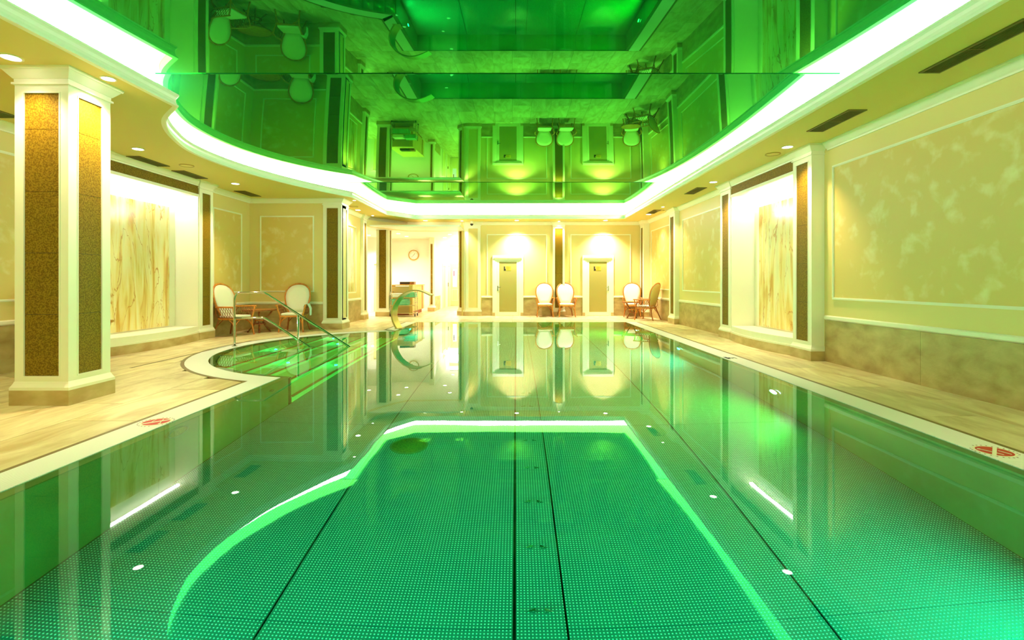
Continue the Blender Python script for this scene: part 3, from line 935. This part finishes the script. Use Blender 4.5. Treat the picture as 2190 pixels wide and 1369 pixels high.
box('hall_wall', M['white'], -3.62, -3.46, 20.75, 25.7, 0, ZL, lb)
box('hall_end', M['white'], -3.7, -1.9, 25.6, 25.8, 0, ZL, lb)
box('hall_wall', M['white'], -2.0, -1.9, 18.1, 25.7, 0, ZL, lb)
TH = lambda u, d, z: (-3.46 + d, u, z)
for a, b in ((20.9, 21.6), (21.6, 22.3)): box('stone_panel', M['plinth'], a, b, 0, 0.015, 0, 0.62, lb, TH)
# pilaster with one thin tile at the end of the clock wall
pp = empty('pilaster'); struct(pp, 'slim tiled pilaster at the corner of the clock wall')
box('shaft', M['trim'], -3.66, -3.45, 20.62, 20.8, 0.2, ZL, pp)
box('plinth', M['plinth'], -3.72, -3.42, 20.55, 20.82, 0, 0.155, pp)
MB().frustum(-3.66, -3.45, 20.62, 20.8, 0.155, 0.24, 0.05, 0.01).build('base_moulding', M['trim'], pp)
for a, b in zip(ZT, ZT[1:]):
    box('tile', M['mosaic'], -3.60, -3.52, 20.605, 20.62, a, min(b, 2.85) - 0.004, pp)
# lobby doors
d3 = empty('door_3'); struct(d3)
TE = lambda u, d, z: (u, 25.6 - d, z)
MB(TE).box(-3.55, -3.46, 0, 0.05, 0, 3.1).box(-3.46, -2.75, 0, 0.05, 2.14, 2.22).box(-3.46, -2.75, 0, 0.05, 3.02, 3.1).box(-2.75, -2.66, 0, 0.05, 0, 3.1).build('door_frame', M['doorpaint'], d3)
MB(TE).box(-3.46, -3.30, 0, 0.03, 0.01, 2.14).box(-3.10, -2.75, 0, 0.03, 0.01, 2.14).box(-3.30, -3.10, 0, 0.03, 0.01, 0.98).box(-3.30, -3.10, 0, 0.03, 1.90, 2.14).build('door_leaf', M['doorpaint'], d3)
box('pane', M['window'], -3.30, -3.10, 0, 0.01, 0.98, 1.90, d3, TE)
MB(TE).box(-3.36, -3.04, 0.03, 0.038, 0.25, 0.27).box(-3.36, -3.04, 0.03, 0.038, 0.82, 0.84).box(-3.36, -3.34, 0.03, 0.038, 0.27, 0.82).box(-3.06, -3.04, 0.03, 0.038, 0.27, 0.82).build('panel_bead', M['trim'], d3)
box('transom_pane', M['window'], -3.46, -2.75, 0, 0.01, 2.22, 3.02, d3, TE)
for z in (0.2, 1.05, 1.9): box('hinge', M['vent'], -3.50, -3.47, 0.05, 0.06, z, z + 0.13, d3, TE)
box('door_handle', M['vent'], -2.83, -2.81, 0.03, 0.07, 1.0, 1.25, d3, TE)
ps = box('door_poster', M['redtext'], -3.27, -3.22, 0.012, 0.02, 1.53, 1.82, None, TE); tag(ps, 'narrow dark printed notice on the glass of the hall end door', 'sign')
d4 = empty('door_4'); struct(d4)
TK = lambda u, d, z: (u, 20.6 - d, z)
MB(TK).box(-6.1, -5.98, 0, 0.05, 0, 2.1).box(-5.98, -5.78, 0, 0.05, 2.0, 2.1).box(-5.78, -5.66, 0, 0.05, 0, 2.1).build('door_frame', M['trim'], d4)
box('door_leaf', M['doorpaint'], -5.98, -5.78, 0, 0.01, 0, 2.0, d4, TK)
d5 = empty('door_5'); struct(d5)
MB(TH).box(22.9, 23.0, 0, 0.04, 0, 2.1).box(23.0, 23.8, 0, 0.04, 2.0, 2.1).box(23.8, 23.9, 0, 0.04, 0, 2.1).build('door_frame', M['trim'], d5)
box('door_leaf', M['doorpaint'], 23.0, 23.8, 0, 0.02, 0, 2.0, d5, TH)
d6 = empty('door_6'); struct(d6)
MB(TH).box(24.3, 24.4, 0, 0.06, 0, 2.15).box(24.4, 25.2, 0, 0.06, 2.05, 2.15).box(25.2, 25.3, 0, 0.06, 0, 2.15).build('door_frame', M['trim'], d6)
box('door_leaf', M['doorpaint'], 24.4, 25.2, 0, 0.04, 0, 2.05, d6, TH)
box('door_handle', M['vent'], 24.5, 24.54, 0.04, 0.08, 1.0, 1.2, d6, TH)
# clock
ck = empty('wall_clock', (-4.45, 21.29, 2.41)); tag(ck, 'round cream wall clock with numerals on the white lobby wall', 'clock')
TCk = lambda u, d, z: (u, -z, d)
MB(TCk).cyl(0, 0, 0, 0.03, 0.195, 40).build('dial', M['clock'], ck)
MB(TCk).ring(0, 0, 0, 0.055, 0.19, 0.225, 40).build('rim', M['rim'], ck)
def hand(ang, l, w, z):
    c, s = math.sin(ang), math.cos(ang)
    T = lambda u, d, zz: (u * s + d * c, -zz, -u * c + d * s)
    MB(T).box(-w, w, -0.02, l, z, z + 0.004).build('hand', M['dark'], ck)
hand(math.radians(38), 0.095, 0.006, 0.034); hand(math.radians(222), 0.14, 0.005, 0.04)
def text_mesh(name, body, size, m, parent, T, extrude=0.001):
    cu = bpy.data.curves.new(name, 'FONT'); cu.body = body; cu.size = size; cu.align_x = 'CENTER'; cu.align_y = 'CENTER'; cu.resolution_u = 2
    tmp = bpy.data.objects.new(name, cu); COL.objects.link(tmp)
    dg = bpy.context.evaluated_depsgraph_get(); dg.update()
    me = bpy.data.meshes.new_from_object(tmp.evaluated_get(dg))
    bpy.data.objects.remove(tmp)
    for v in me.vertices: v.co = T(v.co.x, v.co.y, v.co.z)
    me.materials.clear(); me.materials.append(m)
    return me
bmn = bmesh.new()
for h in range(1, 13):
    a = math.radians(30 * h)
    me = text_mesh('numeral', str(h), 0.048, M['dark'], None, lambda x, y, z: (x + 0.15 * math.sin(a), -0.0315, y + 0.15 * math.cos(a)))
    bmn.from_mesh(me); bpy.data.meshes.remove(me)
me = bpy.data.meshes.new('numerals'); bmn.to_mesh(me); bmn.free(); me.materials.append(M['dark'])
nm = child('numeral_ring', me, ck); nm['kind'] = 'stuff'

# reception desk
dk = empty('reception_desk', (0, 0, 0)); tag(dk, 'light wood reception counter behind the towel trolley', 'desk')
box('side_panel', M['woodside'], -4.66, -3.93, 18.26, 18.30, 0.06, 1.08, dk)
box('side_panel', M['woodred'], -4.72, -4.66, 18.24, 18.9, 0.0, 1.10, dk)
box('corner_post', M['wood'], -3.99, -3.86, 18.24, 18.34, 0.0, 1.10, dk)
for k in range(4):
    a = 18.34 + k * 0.42
    box('front_board', M['wood'], -3.90, -3.86, a + 0.002, a + 0.418, 0.14, 1.10, dk)
box('front_board', M['woodred'], -3.92, -3.87, 20.02, 20.2, 0.14, 1.10, dk)
box('kick_board', M['woodred'], -3.95, -3.90, 18.3, 20.2, 0.0, 0.14, dk)
box('kick_board', M['woodred'], -4.66, -3.95, 18.30, 18.33, 0.0, 0.06, dk)
box('front_board', M['wood'], -3.9, -3.86, 20.2, 20.5, 0.14, 1.10, dk)
box('counter_top', M['wood'], -4.74, -3.84, 18.20, 20.55, 1.10, 1.14, dk)
pr = empty('letter_tray', (0, 0, 0)); tag(pr, 'dark brown document tray on top of the counter', 'tray')
box('body', M['dark'], -4.40, -4.02, 18.5, 18.8, 1.15, 1.245, pr)
box('side', M['rattan_dark'], -4.02, -3.86, 18.5, 18.8, 1.15, 1.25, pr)
box('base', M['rattan'], -4.40, -3.86, 18.49, 18.8, 1.14, 1.155, pr)

# towel trolley
tr = empty('towel_trolley', (-4.06, 17.74, 0)); tag(tr, 'three shelf chrome trolley with black castors holding towels', 'trolley')
for sx in (-0.44, 0.44):
    for sy in (-0.22, 0.22):
        p = MB().tube([(sx, sy, 0.09), (sx, sy, 0.90)], 0.012, 8).build('post', M['steel'], tr)
        w = MB(lambda u, d, z: (sx + z, sy + u, 0.045 + d)).cyl(0, 0, -0.014, 0.014, 0.045, 16).build('castor', M['dark'], p)
for z in (0.69, 0.40, 0.13):
    box('shelf', M['steel'] if z < 0.2 else M['woodside'], -0.45, 0.45, -0.23, 0.23, z - 0.02, z, tr)
for sx, z in ((0.44, 0.88), (-0.44, 0.88), (0.44, 0.5)):
    MB().tube([(sx, -0.22, z), (sx, 0.22, z)], 0.010, 8).build('side_rail', M['steel'], tr)

def towel_mesh(w, d, h, m):
    bm = bmesh.new()
    bmesh.ops.create_cube(bm, size=1.0)
    for v in bm.verts: v.co = Vector((v.co.x * w, v.co.y * d, (v.co.z + 0.5) * h))
    bmesh.ops.bevel(bm, geom=bm.edges[:], offset=h * 0.42, segments=3, profile=0.6, affect='EDGES')
    bmesh.ops.subdivide_edges(bm, edges=[e for e in bm.edges if e.calc_length() > 0.08], cuts=3)
    for v in bm.verts:
        v.co.z += 0.002 * math.sin(v.co.x * 23 + v.co.y * 11)
    for f in bm.faces: f.smooth = True
    me = bpy.data.meshes.new('towel'); bm.to_mesh(me); bm.free(); me.materials.append(m); return me
tw = {c: towel_mesh(0.40, 0.36, 0.044, M[m]) for c, m in (('w', 'towel_w'), ('g', 'towel_g'))}
def towel_stack(c, x, y, z, n, labels, group, sx=1.0):
    for k in range(n):
        o = bpy.data.objects.new('folded_towel', tw[c]); COL.objects.link(o)
        o.location = (x + random.uniform(-.015, .015), y + random.uniform(-.01, .01), z + 0.001 + 0.048 * k)
        o.rotation_euler = (0, 0, random.uniform(-.06, .06)); o.scale = (sx * random.uniform(0.96, 1.0), 1, 1)
        tag(o, labels[k], 'towel', group)
ordn = ['bottom', 'second', 'third', 'fourth', 'fifth', 'sixth']
towel_stack('w', -4.25, 17.72, 0.69, 3, ['white folded towel on trolley top shelf, ' + s for s in ('bottom of three', 'middle of three', 'top of three')], 'white towels on the top shelf')
towel_stack('g', -3.82, 17.72, 0.69, 4, ['green folded towel on trolley top shelf, ' + s for s in ('bottom of four', 'second from bottom', 'third from bottom', 'top of four')], 'green towels on the top shelf')
towel_stack('g', -4.17, 17.72, 0.40, 5, ['green folded towel on trolley middle shelf, ' + s for s in ('bottom of five', 'second from bottom', 'middle of five', 'fourth from bottom', 'top of five')], 'green towels on the middle shelf', 1.5)
for o in [x for x in COL.objects if x.name.startswith('folded_towel')]:
    pass

# ------------------------------------------------------------------ rattan chairs and tables (local: seat faces -Y)
def egg(n=40, sx=1.0, sz=1.0, ox=0.0):
    pts = catmull([(-0.18, 0.44), (-0.235, 0.57), (-0.288, 0.73), (-0.308, 0.90), (-0.272, 1.06), (-0.16, 1.17), (0, 1.205),
                   (0.16, 1.17), (0.272, 1.06), (0.308, 0.90), (0.288, 0.73), (0.235, 0.57), (0.18, 0.44)], 4)
    return pts
def lean(x, z):
    """back plane: tilts backward, hollow across"""
    return 0.20 + (z - 0.44) * 0.26 - 0.5 * x * x
def make_chair():
    root = empty('rattan_armchair')
    # back hoop and fabric
    P = egg()
    hoop = MB().tube([(x, lean(x, z), z) for x, z in P], 0.021, 8).build('back_frame', M['rattan'], root)
    bm = bmesh.new(); N = len(P)
    cz = 0.84
    fr, bk = [], []
    for (tt, lst, dy) in ((0.93, fr, -0.018), (0.93, bk, 0.018)):
        rings = []
        for s in (0.93, 0.62, 0.3):
            rings.append([bm.verts.new((x * s, lean(x * s, cz + (z - cz) * s) + dy * (1.0 + (1 - s) * 1.2), cz + (z - cz) * s)) for x, z in P])
        c = bm.verts.new((0, lean(0, cz) + dy * 2.2, cz))
        for a, b in zip(rings, rings[1:]):
            for i in range(N): bm.faces.new((a[i], a[(i + 1) % N], b[(i + 1) % N], b[i]))
        for i in range(N): bm.faces.new((rings[-1][i], rings[-1][(i + 1) % N], c))
        lst.append(rings[0])
    for i in range(N): bm.faces.new((fr[0][i], fr[0][(i + 1) % N], bk[0][(i + 1) % N], bk[0][i]))
    bmesh.ops.recalc_face_normals(bm, faces=bm.faces)
    for f in bm.faces: f.smooth = True
    me = bpy.data.meshes.new('back_cushion'); bm.to_mesh(me); bm.free(); me.materials.append(M['fabric'])
    me.materials.append(M['fabric_tan'])
    for p in me.polygons:
        if p.normal.y > 0.2: p.material_index = 1
    child('back_cushion', me, hoop)
    # seat
    seat = [(-0.27, -0.26), (0.27, -0.26), (0.25, 0.22), (-0.25, 0.22)]
    sf = MB().prism(seat, 0.375, 0.415).build('seat_frame', M['rattan'], root, bevel=0.01)
    MB().prism([(x * 0.94, y * 0.94) for x, y in seat], 0.415, 0.475).build('seat_cushion', M['fabric'], sf, bevel=0.022)
    # legs
    for s in (-1, 1):
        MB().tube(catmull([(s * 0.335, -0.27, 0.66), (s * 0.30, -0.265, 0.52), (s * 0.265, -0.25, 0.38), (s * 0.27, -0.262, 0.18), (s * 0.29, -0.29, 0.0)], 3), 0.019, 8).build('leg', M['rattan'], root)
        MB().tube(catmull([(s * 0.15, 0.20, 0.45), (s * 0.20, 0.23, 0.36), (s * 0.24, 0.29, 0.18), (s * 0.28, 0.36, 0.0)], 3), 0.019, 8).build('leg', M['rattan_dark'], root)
        # arm
        arm = MB().tube(catmull([(s * 0.345, -0.31, 0.672), (s * 0.345, -0.15, 0.675), (s * 0.335, 0.05, 0.672), (s * 0.27, 0.26, 0.668)], 3), [0.020] * 10, 8).build('arm', M['rattan'], root)
        # lattice under the arm
        mb = MB()
        xa = lambda y, z: s * (0.265 + (z - 0.42) * 0.30)
        for k in range(7):
            y0 = -0.24 + k * 0.065
            for dy in (0.10, -0.10):
                a, b = y0, y0 + dy
                za, zb = 0.44, 0.655
                if -0.26 < b < 0.24:
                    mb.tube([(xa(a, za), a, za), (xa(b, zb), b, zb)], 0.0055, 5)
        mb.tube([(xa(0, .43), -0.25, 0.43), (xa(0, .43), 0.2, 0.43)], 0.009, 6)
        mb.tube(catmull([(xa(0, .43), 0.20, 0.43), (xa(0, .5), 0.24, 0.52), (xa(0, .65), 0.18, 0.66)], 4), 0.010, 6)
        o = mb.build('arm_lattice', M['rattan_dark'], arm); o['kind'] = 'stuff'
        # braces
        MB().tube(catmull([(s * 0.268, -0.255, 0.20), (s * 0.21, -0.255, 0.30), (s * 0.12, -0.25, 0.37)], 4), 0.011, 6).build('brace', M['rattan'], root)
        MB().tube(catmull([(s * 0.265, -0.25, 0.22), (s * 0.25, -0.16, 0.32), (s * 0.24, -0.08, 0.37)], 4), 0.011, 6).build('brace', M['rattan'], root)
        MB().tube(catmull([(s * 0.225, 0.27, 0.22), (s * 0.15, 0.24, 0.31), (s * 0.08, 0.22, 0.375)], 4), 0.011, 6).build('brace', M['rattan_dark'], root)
    MB().tube([(-0.15, 0.20, 0.46), (0.15, 0.20, 0.46)], 0.014, 6).build('brace', M['rattan'], root)
    return root
chair0 = make_chair()
def deg(a): return math.radians(a)
chairs = [((1.03, 17.50), 0, 'rattan armchair with cream balloon back, between left far door and tiled pilaster'),
          ((1.80, 17.50), 2, 'rattan armchair with cream balloon back, directly before the tiled pilaster'),
          ((4.16, 17.50), -12, 'rattan armchair facing the pool in the far right corner'),
          ((4.30, 16.05), -132, 'rattan armchair turned away showing tan back, in the right corner'),
          ((-6.60, 11.45), 78, 'rattan armchair in side view beside the left niche'),
          ((-5.62, 12.40), 8, 'rattan armchair with a towel over one arm, before the alcove wall'),
          ((-6.44, 7.08), 75, 'rattan armchair mostly hidden behind the large left column')]
for i, ((x, y), a, lab) in enumerate(chairs):
    o = chair0 if i == 0 else copy_tree(chair0)
    o.location = (x, y, 0); o.rotation_euler = (0, 0, deg(a))
    tag(o, lab, 'chair', 'rattan armchairs round the pool')

def make_table():
    root = empty('rattan_table')
    MB().cyl(0, 0, 0.545, 0.565, 0.38, 40).build('table_top', M['rattan'], root)
    MB().ring(0, 0, 0.535, 0.57, 0.37, 0.395, 40).build('top_rim', M['rattan_dark'], root)
    for k in range(4):
        a = k * math.pi / 2 + 0.5; c, s = math.cos(a), math.sin(a)
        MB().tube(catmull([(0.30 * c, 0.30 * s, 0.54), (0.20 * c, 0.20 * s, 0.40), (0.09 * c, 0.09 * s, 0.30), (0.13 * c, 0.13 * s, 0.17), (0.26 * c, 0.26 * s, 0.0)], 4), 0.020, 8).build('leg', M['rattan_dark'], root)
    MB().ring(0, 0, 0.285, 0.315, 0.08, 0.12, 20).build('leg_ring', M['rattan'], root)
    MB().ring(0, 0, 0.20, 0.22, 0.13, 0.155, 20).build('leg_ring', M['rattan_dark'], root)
    return root
t0 = make_table(); t0.location = (-6.42, 12.22, 0); tag(t0, 'round low rattan table between the two alcove armchairs', 'table', 'rattan tables')
t1 = copy_tree(t0); t1.location = (3.98, 16.80, 0); t1.scale = (0.86, 0.86, 1); tag(t1, 'round low rattan table between the two right corner armchairs', 'table', 'rattan tables')
# towel over chair arm
P6 = Matrix.Translation((-5.62, 12.40, 0)) @ Matrix.Rotation(deg(8), 4, 'Z')
bm = bmesh.new(); nu, nv = 8, 14
grid = []
for i in range(nu + 1):
    row = []
    for j in range(nv + 1):
        s = (j / nv - 0.28) * 0.40
        t = (i / nu - 0.5)
        w = 0.24 * (1 - max(0, s) * 1.6)
        yy = -0.15 + t * w
        if s < 0: xx, zz = 0.345 - 0.028 + s * 0.25, 0.70 + s * 0.75
        else: xx, zz = 0.345 + 0.030 + 0.05 * min(1, s * 9), 0.70 - s
        if abs(s) < 0.02: zz = 0.702
        row.append(bm.verts.new(P6 @ Vector((xx + 0.006 * math.sin(t * 20), yy, zz))))
    grid.append(row)
for i in range(nu):
    for j in range(nv):
        f = bm.faces.new((grid[i][j], grid[i + 1][j], grid[i + 1][j + 1], grid[i][j + 1])); f.smooth = True
me = bpy.data.meshes.new('hanging_towel'); bm.to_mesh(me); bm.free(); me.materials.append(M['towel_b'])
ht = bpy.data.objects.new('hanging_towel', me); COL.objects.link(ht)
md = ht.modifiers.new('solid', 'SOLIDIFY'); md.thickness = 0.008
tag(ht, 'pale blue white towel hanging over a rattan chair arm', 'towel')

# ------------------------------------------------------------------ handrail and swan neck fountain
hr = empty('pool_handrail', (0, 0, 0)); tag(hr, 'polished steel double handrail leading down the pool steps', 'handrail')
R = 0.021; YR = 9.53
top = catmull([(-5.49, YR, 0.0), (-5.49, YR, 0.55), (-5.49, YR, 0.93)], 4) + [(-5.48, YR, 0.98), (-5.455, YR, 1.02), (-5.41, YR, 1.043), (-5.36, YR, 1.048), (-4.93, YR, 1.048), (-4.90, YR, 1.04), (-4.87, YR, 1.02)]
sl = -1.046 / 1.635
top += [(-3.265, YR, 0.0), (-2.9, YR, 0.0 + sl * 0.365)]
MB().tube(top, R, 10).build('upper_rail', M['steel'], hr)
MB().tube([(-5.49, YR, 0.553), (-4.93, YR, 0.553), (-4.90, YR, 0.545), (-4.87, YR, 0.53), (-4.05, YR, 0.0), (-3.7, YR, -0.22)], R, 10).build('lower_rail', M['steel'], hr)
MB().tube([(-4.25, YR, 0.628), (-4.25, YR, -0.72)], R, 10).build('post', M['steel'], hr)
MB().tube([(-3.0, YR, -0.17), (-3.0, YR, -1.2)], R, 10).build('post', M['steel'], hr)
MB().cyl(-5.49, YR, 0.0, 0.01, 0.05, 20).build('floor_flange', M['steel'], hr)

sw = empty('swan_neck_fountain', (-3.13, 13.15, 0)); tag(sw, 'curved flat brushed steel swan neck fountain arching over the far pool edge', 'fountain')
path = catmull([(-0.02, 0.0), (-0.13, 0.20), (-0.165, 0.42), (-0.11, 0.64), (0.05, 0.85), (0.27, 0.985), (0.50, 1.03), (0.72, 0.99), (0.93, 0.90)], 5)
def ribbon(w0, w1, t, ang):
    bm = bmesh.new(); rings = []
    ca, sa = math.cos(ang), math.sin(ang)
    n = len(path)
    for i, (px, pz) in enumerate(path):
        a = path[max(i - 1, 0)]; b = path[min(i + 1, n - 1)]
        tx, tz = b[0] - a[0], b[1] - a[1]; l = math.hypot(tx, tz); tx /= l; tz /= l
        nx, nz = -tz, tx
        f = i / (n - 1); w = (w0 + (w1 - w0) * f) / 2; th = t * (1 - 0.55 * f) / 2
        ring = []
        for (sy, sn) in ((-1, -1), (1, -1), (1, 1), (-1, 1)):
            x = px + nx * th * sn; z = pz + nz * th * sn; y = w * sy
            ring.append(bm.verts.new((x * ca - y * sa, x * sa + y * ca, z)))
        rings.append(ring)
    for A, B in zip(rings, rings[1:]):
        for k in range(4): bm.faces.new((A[k], A[(k + 1) % 4], B[(k + 1) % 4], B[k]))
    bm.faces.new(rings[0]); bm.faces.new(rings[-1])
    bmesh.ops.recalc_face_normals(bm, faces=bm.faces)
    me = bpy.data.meshes.new('neck'); bm.to_mesh(me); bm.free(); me.materials.append(M['brushed']); return me
nk = child('neck', ribbon(0.30, 0.26, 0.05, deg(-14)), sw)
box('base_plate', M['brushed'], -0.10, 0.10, -0.17, 0.17, 0.0, 0.012, sw)

# ------------------------------------------------------------------ signs on the grating
def no_diving(x, y, rot, label):
    o = empty('no_diving_sign', (x, y, 0.0022), rot); tag(o, label, 'sign', 'red no diving signs')
    MB().cyl(0, 0, 0, 0.0012, 0.108, 40).build('disc', M['red'], o)
    MB().ring(0, 0, 0, 0.0018, 0.108, 0.122, 40).build('ring', M['signw'], o)
    MB().box(-0.012, 0.012, -0.118, 0.118, 0.0012, 0.003).build('slash', M['signw'], o)
    c = MB()
    c.tube([(-0.075, -0.02, 0.0022), (-0.02, -0.035, 0.0022), (0.05, -0.06, 0.0022)], 0.0035, 5).tube([(0.02, 0.03, 0.0022), (0.07, 0.0, 0.0022), (0.09, -0.01, 0.0022)], 0.0035, 5).cyl(-0.085, -0.015, 0.0012, 0.003, 0.011, 12)
    c.build('diver_figure', M['signw'], o)
    mb = MB()
    for k in range(26):
        if k in (0, 12, 13, 25): continue
        a = 2 * math.pi * k / 26
        q = [(r * math.cos(a + s), r * math.sin(a + s)) for r, s in ((0.130, -0.035), (0.130, 0.03), (0.140, 0.03), (0.140, -0.035))]
        mb.prism(q, 0, 0.0008)
    t = mb.build('lettering', M['redtext'], o); t['kind'] = 'stuff'
no_diving(3.565, 3.64, -0.785, 'round red no diving sign on the right pool edge grating')
no_diving(-3.24, 4.40, 2.3, 'round red no diving sign on the left pool edge grating')
mk = empty('depth_marking', (3.53, 8.07, 0.0022)); tag(mk, 'small dark depth marking on right grating opposite the niche', 'sign')
MB().box(-0.07, -0.02, -0.10, 0.10, 0, 0.001).build('bar', M['black'], mk)
MB().ring(0.02, 0.0, 0, 0.001, 0.02, 0.045, 20).build('ring_mark', M['ventdark'], mk)
MB().box(0.075, 0.10, -0.07, 0.06, 0, 0.001).build('bar', M['vent'], mk)

# ------------------------------------------------------------------ drainage slot in the left deck
sd = box('deck_drain', M['brown'], -5.66, -5.62, 7.15, 10.4, -0.01, 0.002); tag(sd, 'thin brown drain slot in the left deck by the curved edge', 'drain')

# ------------------------------------------------------------------ ceiling fittings
def vent(x0, x1, y0, y1, label, z=ZC):
    o = empty('ceiling_vent', ((x0 + x1) / 2, (y0 + y1) / 2, z)); tag(o, label, 'vent', 'long bronze ceiling vents')
    w, l = (x1 - x0) / 2, (y1 - y0) / 2
    f = 0.022
    MB().box(-w, w, -l, -l + f, -0.012, 0.002).box(-w, w, l - f, l, -0.012, 0.002).box(-w, -w + f, -l + f, l - f, -0.012, 0.002).box(w - f, w, -l + f, l - f, -0.012, 0.002).build('frame', M['vent'], o)
    MB().box(-w + f, w - f, -0.006, 0.006, -0.011, 0.001).build('divider', M['vent'], o)
    MB().box(-w + f, w - f, -l + f, l - f, -0.001, 0.0).build('backing', M['black'], o)
    n = int((2 * w - 2 * f) / 0.021)
    for k in range(n):
        xx = -w + f + (k + 0.5) * (2 * w - 2 * f) / n
        MB().box(xx - 0.0035, xx + 0.0035, -l + f, l - f, -0.009, -0.002).build('slat', M['vent'], o)
vent(4.20, 4.42, 4.05, 5.10, 'bronze ceiling vent nearest the camera on right soffit')
vent(4.22, 4.46, 6.20, 7.10, 'bronze ceiling vent over right deck before the niche')
vent(4.20, 4.44, 11.35, 12.2, 'bronze ceiling vent beyond the right niche')
vent(4.20, 4.44, 14.9, 15.7, 'bronze ceiling vent over the right corner chairs')
vent(-6.84, -6.55, 8.50, 9.25, 'bronze ceiling vent above left niche, nearer of the pair')
vent(-6.82, -6.53, 9.62, 10.36, 'bronze ceiling vent above left niche, farther of the pair')
vent(-6.80, -6.53, 11.77, 12.53, 'bronze ceiling vent above the seating alcove')
vent(-6.86, -6.58, 5.70, 6.50, 'bronze ceiling vent partly hidden behind the large left column')
hv = empty('ceiling_vent', (-2.95, 24.0, ZL)); tag(hv, 'small ceiling vent near the hall end door', 'vent')
box('frame', M['vent'], -0.3, 0.3, -0.1, 0.1, -0.01, 0.0, hv); 

def speaker(x, y, label):
    o = empty('ceiling_speaker', (x, y, ZC)); tag(o, label, 'speaker', 'round ceiling speakers')
    MB().cyl(0, 0, -0.006, 0.001, 0.105, 32).build('grille', M['ceil'], o)
    MB().ring(0, 0, -0.012, 0.001, 0.105, 0.122, 32).build('rim', M['vent'] if y < 5 else M['rim'], o)
speaker(-6.2, 9.2, 'round flat ceiling speaker above left niche')
speaker(4.40, 8.37, 'round flat ceiling speaker before the right niche')
speaker(-4.74, 14.28, 'round flat ceiling speaker beyond the alcove column')
speaker(4.45, 15.04, 'round flat ceiling speaker at the right corner')

def downlight(x, y, label, w=K_DOWN, z=ZC, r=0.075, size=95, col=WARM):
    o = empty('ceiling_light', (x, y, z)); tag(o, label, 'light', 'recessed ceiling downlights')
    MB().cyl(0, 0, -0.006, 0.0, r, 24).build('lens', M['downlens'], o)
    MB().ring(0, 0, -0.010, 0.001, r, r * 1.25, 24).build('ring', M['trim'], o)
    if w:
        w *= 1.8
        s = spot('lamp_light', (0, 0, -0.03), col, w, size, 0.9, 0.05, parent=o)
    return o
downlight(-4.91, 4.75, 'recessed downlight before the large left column', 60, size=110)
downlight(-4.38, 5.25, 'recessed downlight beside the large left column', 170, size=110, r=0.06)
downlight(-6.22, 8.04, 'recessed downlight at near end of left niche', 80)
downlight(-6.26, 10.90, 'recessed downlight between left niche and alcove', 90)
downlight(-4.83, 14.94, 'recessed downlight between alcove column and lobby opening', 110)
downlight(-4.35, 13.15, 'recessed downlight close to the alcove column', 60, r=0.04)
downlight(-4.75, 16.2, 'small downlight above the lobby opening pillar', 60, r=0.04)
downlight(-3.25, 17.55, 'recessed downlight before the lobby beam', 90)
downlight(-1.95, 17.6, 'recessed downlight beside the lobby column', 120, r=0.05)
downlight(0.03, 17.47, 'recessed downlight above the left far door', K_WASH, col=(1, 0.96, 0.84), size=112)
downlight(3.20, 17.47, 'recessed downlight above the right far door', K_WASH, col=(1, 0.96, 0.84), size=112)
downlight(1.56, 17.70, 'small downlight above the tiled pilaster', 70, r=0.04)
downlight(4.32, 15.9, 'recessed downlight over the right corner chairs', 110)
downlight(4.30, 14.3, 'small downlight beside the right pilaster', 80, r=0.04)
downlight(4.33, 10.72, 'recessed downlight at far side of right niche', 110)
downlight(4.40, 7.92, 'recessed downlight at near side of right niche', 110)
for x, y, t in ((4.4, 2.6, 'right deck beside'), (4.4, -1.5, 'right deck behind'), (-6.25, 2.5, 'left deck beside'), (-6.25, -1.5, 'left deck behind'), (-4.9, 1.5, 'left pool edge beside')):
    downlight(x, y, 'recessed downlight above the %s the camera' % t, 80)
LOB = (1.0, 0.96, 0.84)
for x, y, w, lab in ((-4.55, 18.9, 70, 'lobby downlight above the front of the counter'), (-4.5, 20.1, 75, 'lobby downlight nearest the wall clock'),
                     (-3.0, 20.6, 60, 'lobby downlight at the mouth of the hall'), (-2.95, 22.9, 90, 'lobby downlight halfway down the hall'),
                     (-2.6, 19.2, 60, 'lobby downlight behind the chamfered column'), (-6.6, 18.2, 200, 'lobby downlight left of the lobby column'),
                     (-5.9, 19.6, 200, 'lobby downlight before the left lobby door')):
    downlight(x, y, lab, w, ZL, col=LOB, size=130)
tag(point('lobby_light', (-3.0, 24.6, 2.6), (1, 0.97, 0.8), 60, 0.2))

# camera dome
cd = empty('security_camera', (-1.60, 17.66, 3.33)); tag(cd, 'small white dome security camera above the lobby column', 'camera')
bm = bmesh.new(); bmesh.ops.create_uvsphere(bm, u_segments=20, v_segments=12, radius=0.055)
for f in bm.faces: f.smooth = True
me = bpy.data.meshes.new('dome'); bm.to_mesh(me); bm.free(); me.materials.append(M['dark']); child('dome', me, cd, (0, 0, 0.0))
MB().cyl(0, 0, 0.02, 0.12, 0.07, 24).build('housing', M['trim'], cd)
wl5 = empty('hall_wall_light', (-3.44, 23.4, 2.35)); tag(wl5, 'small lit emergency lamp on the hall wall', 'light')
box('case', M['trim'], 0, 0.04, -0.15, 0.15, -0.07, 0.07, wl5); box('lens', M['window'], 0.04, 0.05, -0.13, 0.13, -0.05, 0.05, wl5)
